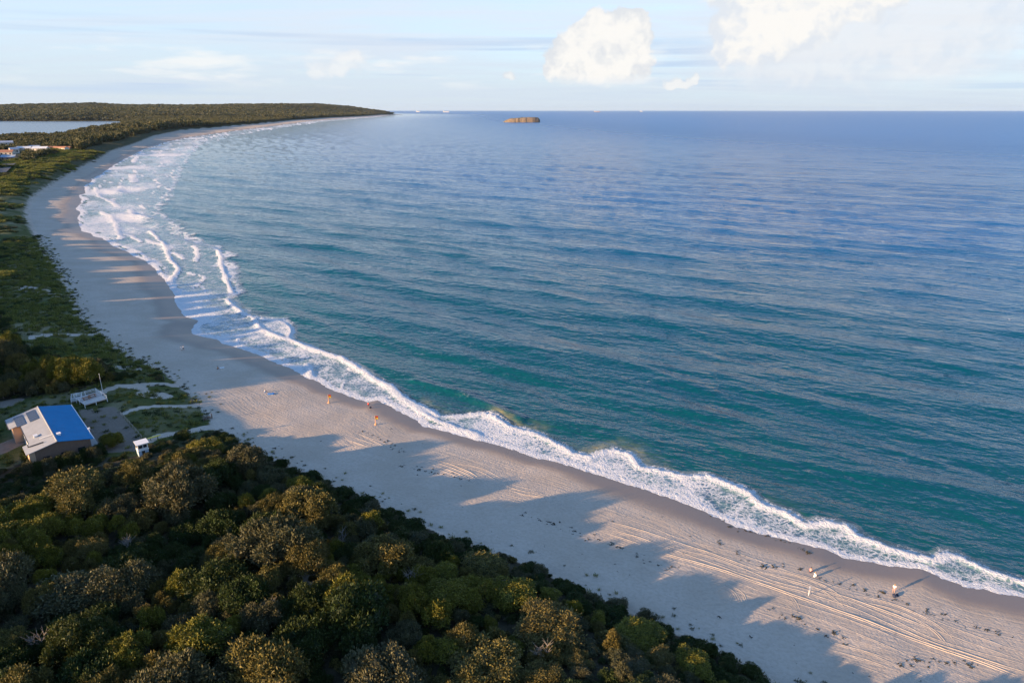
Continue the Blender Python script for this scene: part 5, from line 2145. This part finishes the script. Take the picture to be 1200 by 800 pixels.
# ------------------------------------------------------------------ island and ships
def island():
    x0, y0 = G(611, 143.6)
    n, m_ = 70, 44
    v, f = [], []
    xs = np.linspace(-118, 112, n)  # metres, along the island
    ys = np.linspace(-75, 75, m_)
    X_, Y_ = np.meshgrid(xs, ys, indexing='ij')
    e = np.maximum(np.abs(X_ - 2 + 6 * np.sin(Y_ / 17)) / (104 + 8 * fbm(Y_ / 20, X_ * 0, 3)), 0) ** 3.2 + (np.abs(Y_ + 9 * (fbm(X_ / 22, Y_ * 0, 8) - .5)) / 58) ** 3.0
    prof = np.clip(1 - e, -0.25, 1)
    topz = 26 + 10 * sstep(X_, -100, 60) + 6 * (fbm(X_ / 30, Y_ / 30, 5) - .5)
    ramp = sstep(X_, -112, -60)
    rug = fbm(X_ / 9, Y_ / 9, 15, 4)
    Z_ = np.where(prof > 0, topz * np.minimum(1, (prof * 2.6) ** 0.55) * (0.35 + 0.65 * ramp) + (rug - .5) * 9 * (prof < .45), prof * 20)
    verts = np.stack([X_, Y_, Z_], -1).reshape(-1, 3)
    for i in range(n - 1):
        for j in range(m_ - 1):
            a = i * m_ + j
            f.append([a, a + m_, a + m_ + 1, a + 1])

    def fn(T, out):
        p = T.new('ShaderNodeBsdfPrincipled')
        g = T.new('ShaderNodeNewGeometry')
        sp = T.new('ShaderNodeSeparateXYZ')
        T.l.new(g.outputs['Normal'], sp.inputs[0])
        P = T.obj()
        rock = T.mix(T.noise(P, 0.08, 5, 0.65), (0.095, 0.070, 0.05), (0.26, 0.20, 0.145))
        green = T.mix(T.noise(P, 0.06, 4, 0.6), (0.05, 0.06, 0.022), (0.16, 0.14, 0.06))
        k = T.smooth(T.math('ADD', sp.outputs[2], T.math('MULTIPLY', T.noise(P, 0.05, 4, 0.6), 0.5)), 0.95, 1.2)
        T.put(p.inputs['Base Color'], T.mix(k, rock, green))
        p.inputs['Roughness'].default_value = 0.95
        T.l.new(p.outputs[0], out.inputs[0])
    o = mesh_obj('island', verts, f, material('island_rock', fn), None, False)
    o.location = (x0, y0 + 50, -0.5)
    o.scale = (1.14, 1.0, 0.9)
    tag(o, 'flat-topped brown rocky island alone on the open sea', 'island')
    return o


island()
M_HULL = simple('rust_red_hull', (0.30, 0.12, 0.08), 0.6, 0.2, 0.1)
M_SUP = simple('cream_superstructure', (0.80, 0.72, 0.60), 0.6, 0.05, 0.1)


def ship(px, dist, L, label, hull_m):
    d = sky_dir(px, 129)[0]
    x, y = dist * math.tan(math.radians(d)), dist
    t = empty('cargo_ship', (x, y, 0), 0.05)
    tag(t, label, 'ship', 'cargo ships on the horizon')
    a = L / 2
    hull = [(-a, 0), (-a + 4, 13), (a - 30, 14), (a - 8, 7), (a, 0), (a - 8, -7), (a - 30, -14), (-a + 4, -13)]
    MB().prism(hull, -4, 15).build('hull', hull_m, t)
    MB().box(-a + 8, -a + 34, -12, 12, 15.05, 44).build('superstructure', M_SUP, t)
    MB().box(-a + 36, a - 34, -11, 11, 15.05, 22).build('cargo_deck', M_SUP, t)
    MB().tube([(-a + 14, 0, 44), (-a + 14, 0, 56)], [4, 3.4], 10).build('funnel', hull_m, t)
    MB().tube([(a - 22, 0, 15), (a - 22, 0, 38)], [.9, .5], 6).build('mast', M_SUP, t)


ship(523, 26000, 230, 'largest pale cargo ship on the horizon off the headland tip', M_SUP)
ship(490, 30000, 170, 'faint pale cargo ship just beyond the headland tip on the horizon', M_SUP)
ship(700, 28000, 240, 'cargo ship with dark red hull on the horizon beyond the island', M_HULL)
ship(752, 34000, 120, 'small distant cargo ship farthest from the headland on the horizon', M_SUP)

# ------------------------------------------------------------------ air: even sea haze over everything
HAZE = True
if HAZE:
    hb = MB().box(-80000, 80000, -80000, 80000, -12, 330)
    hv_ = np.array(hb.v, dtype=float)
    hz_ = mesh_obj('haze', hv_, hb.f)
    tag(hz_, 'thin bluish sea haze over the whole bay', 'haze', kind='stuff')

    def fn(T, out):
        v = T.new('ShaderNodeVolumePrincipled')
        v.inputs['Color'].default_value = (0.62, 0.80, 1.0, 1)
        v.inputs['Density'].default_value = 6e-6
        v.inputs['Anisotropy'].default_value = 0.1
        T.l.new(v.outputs[0], out.inputs['Volume'])
    hz_.data.materials.append(material('sea_haze', fn))
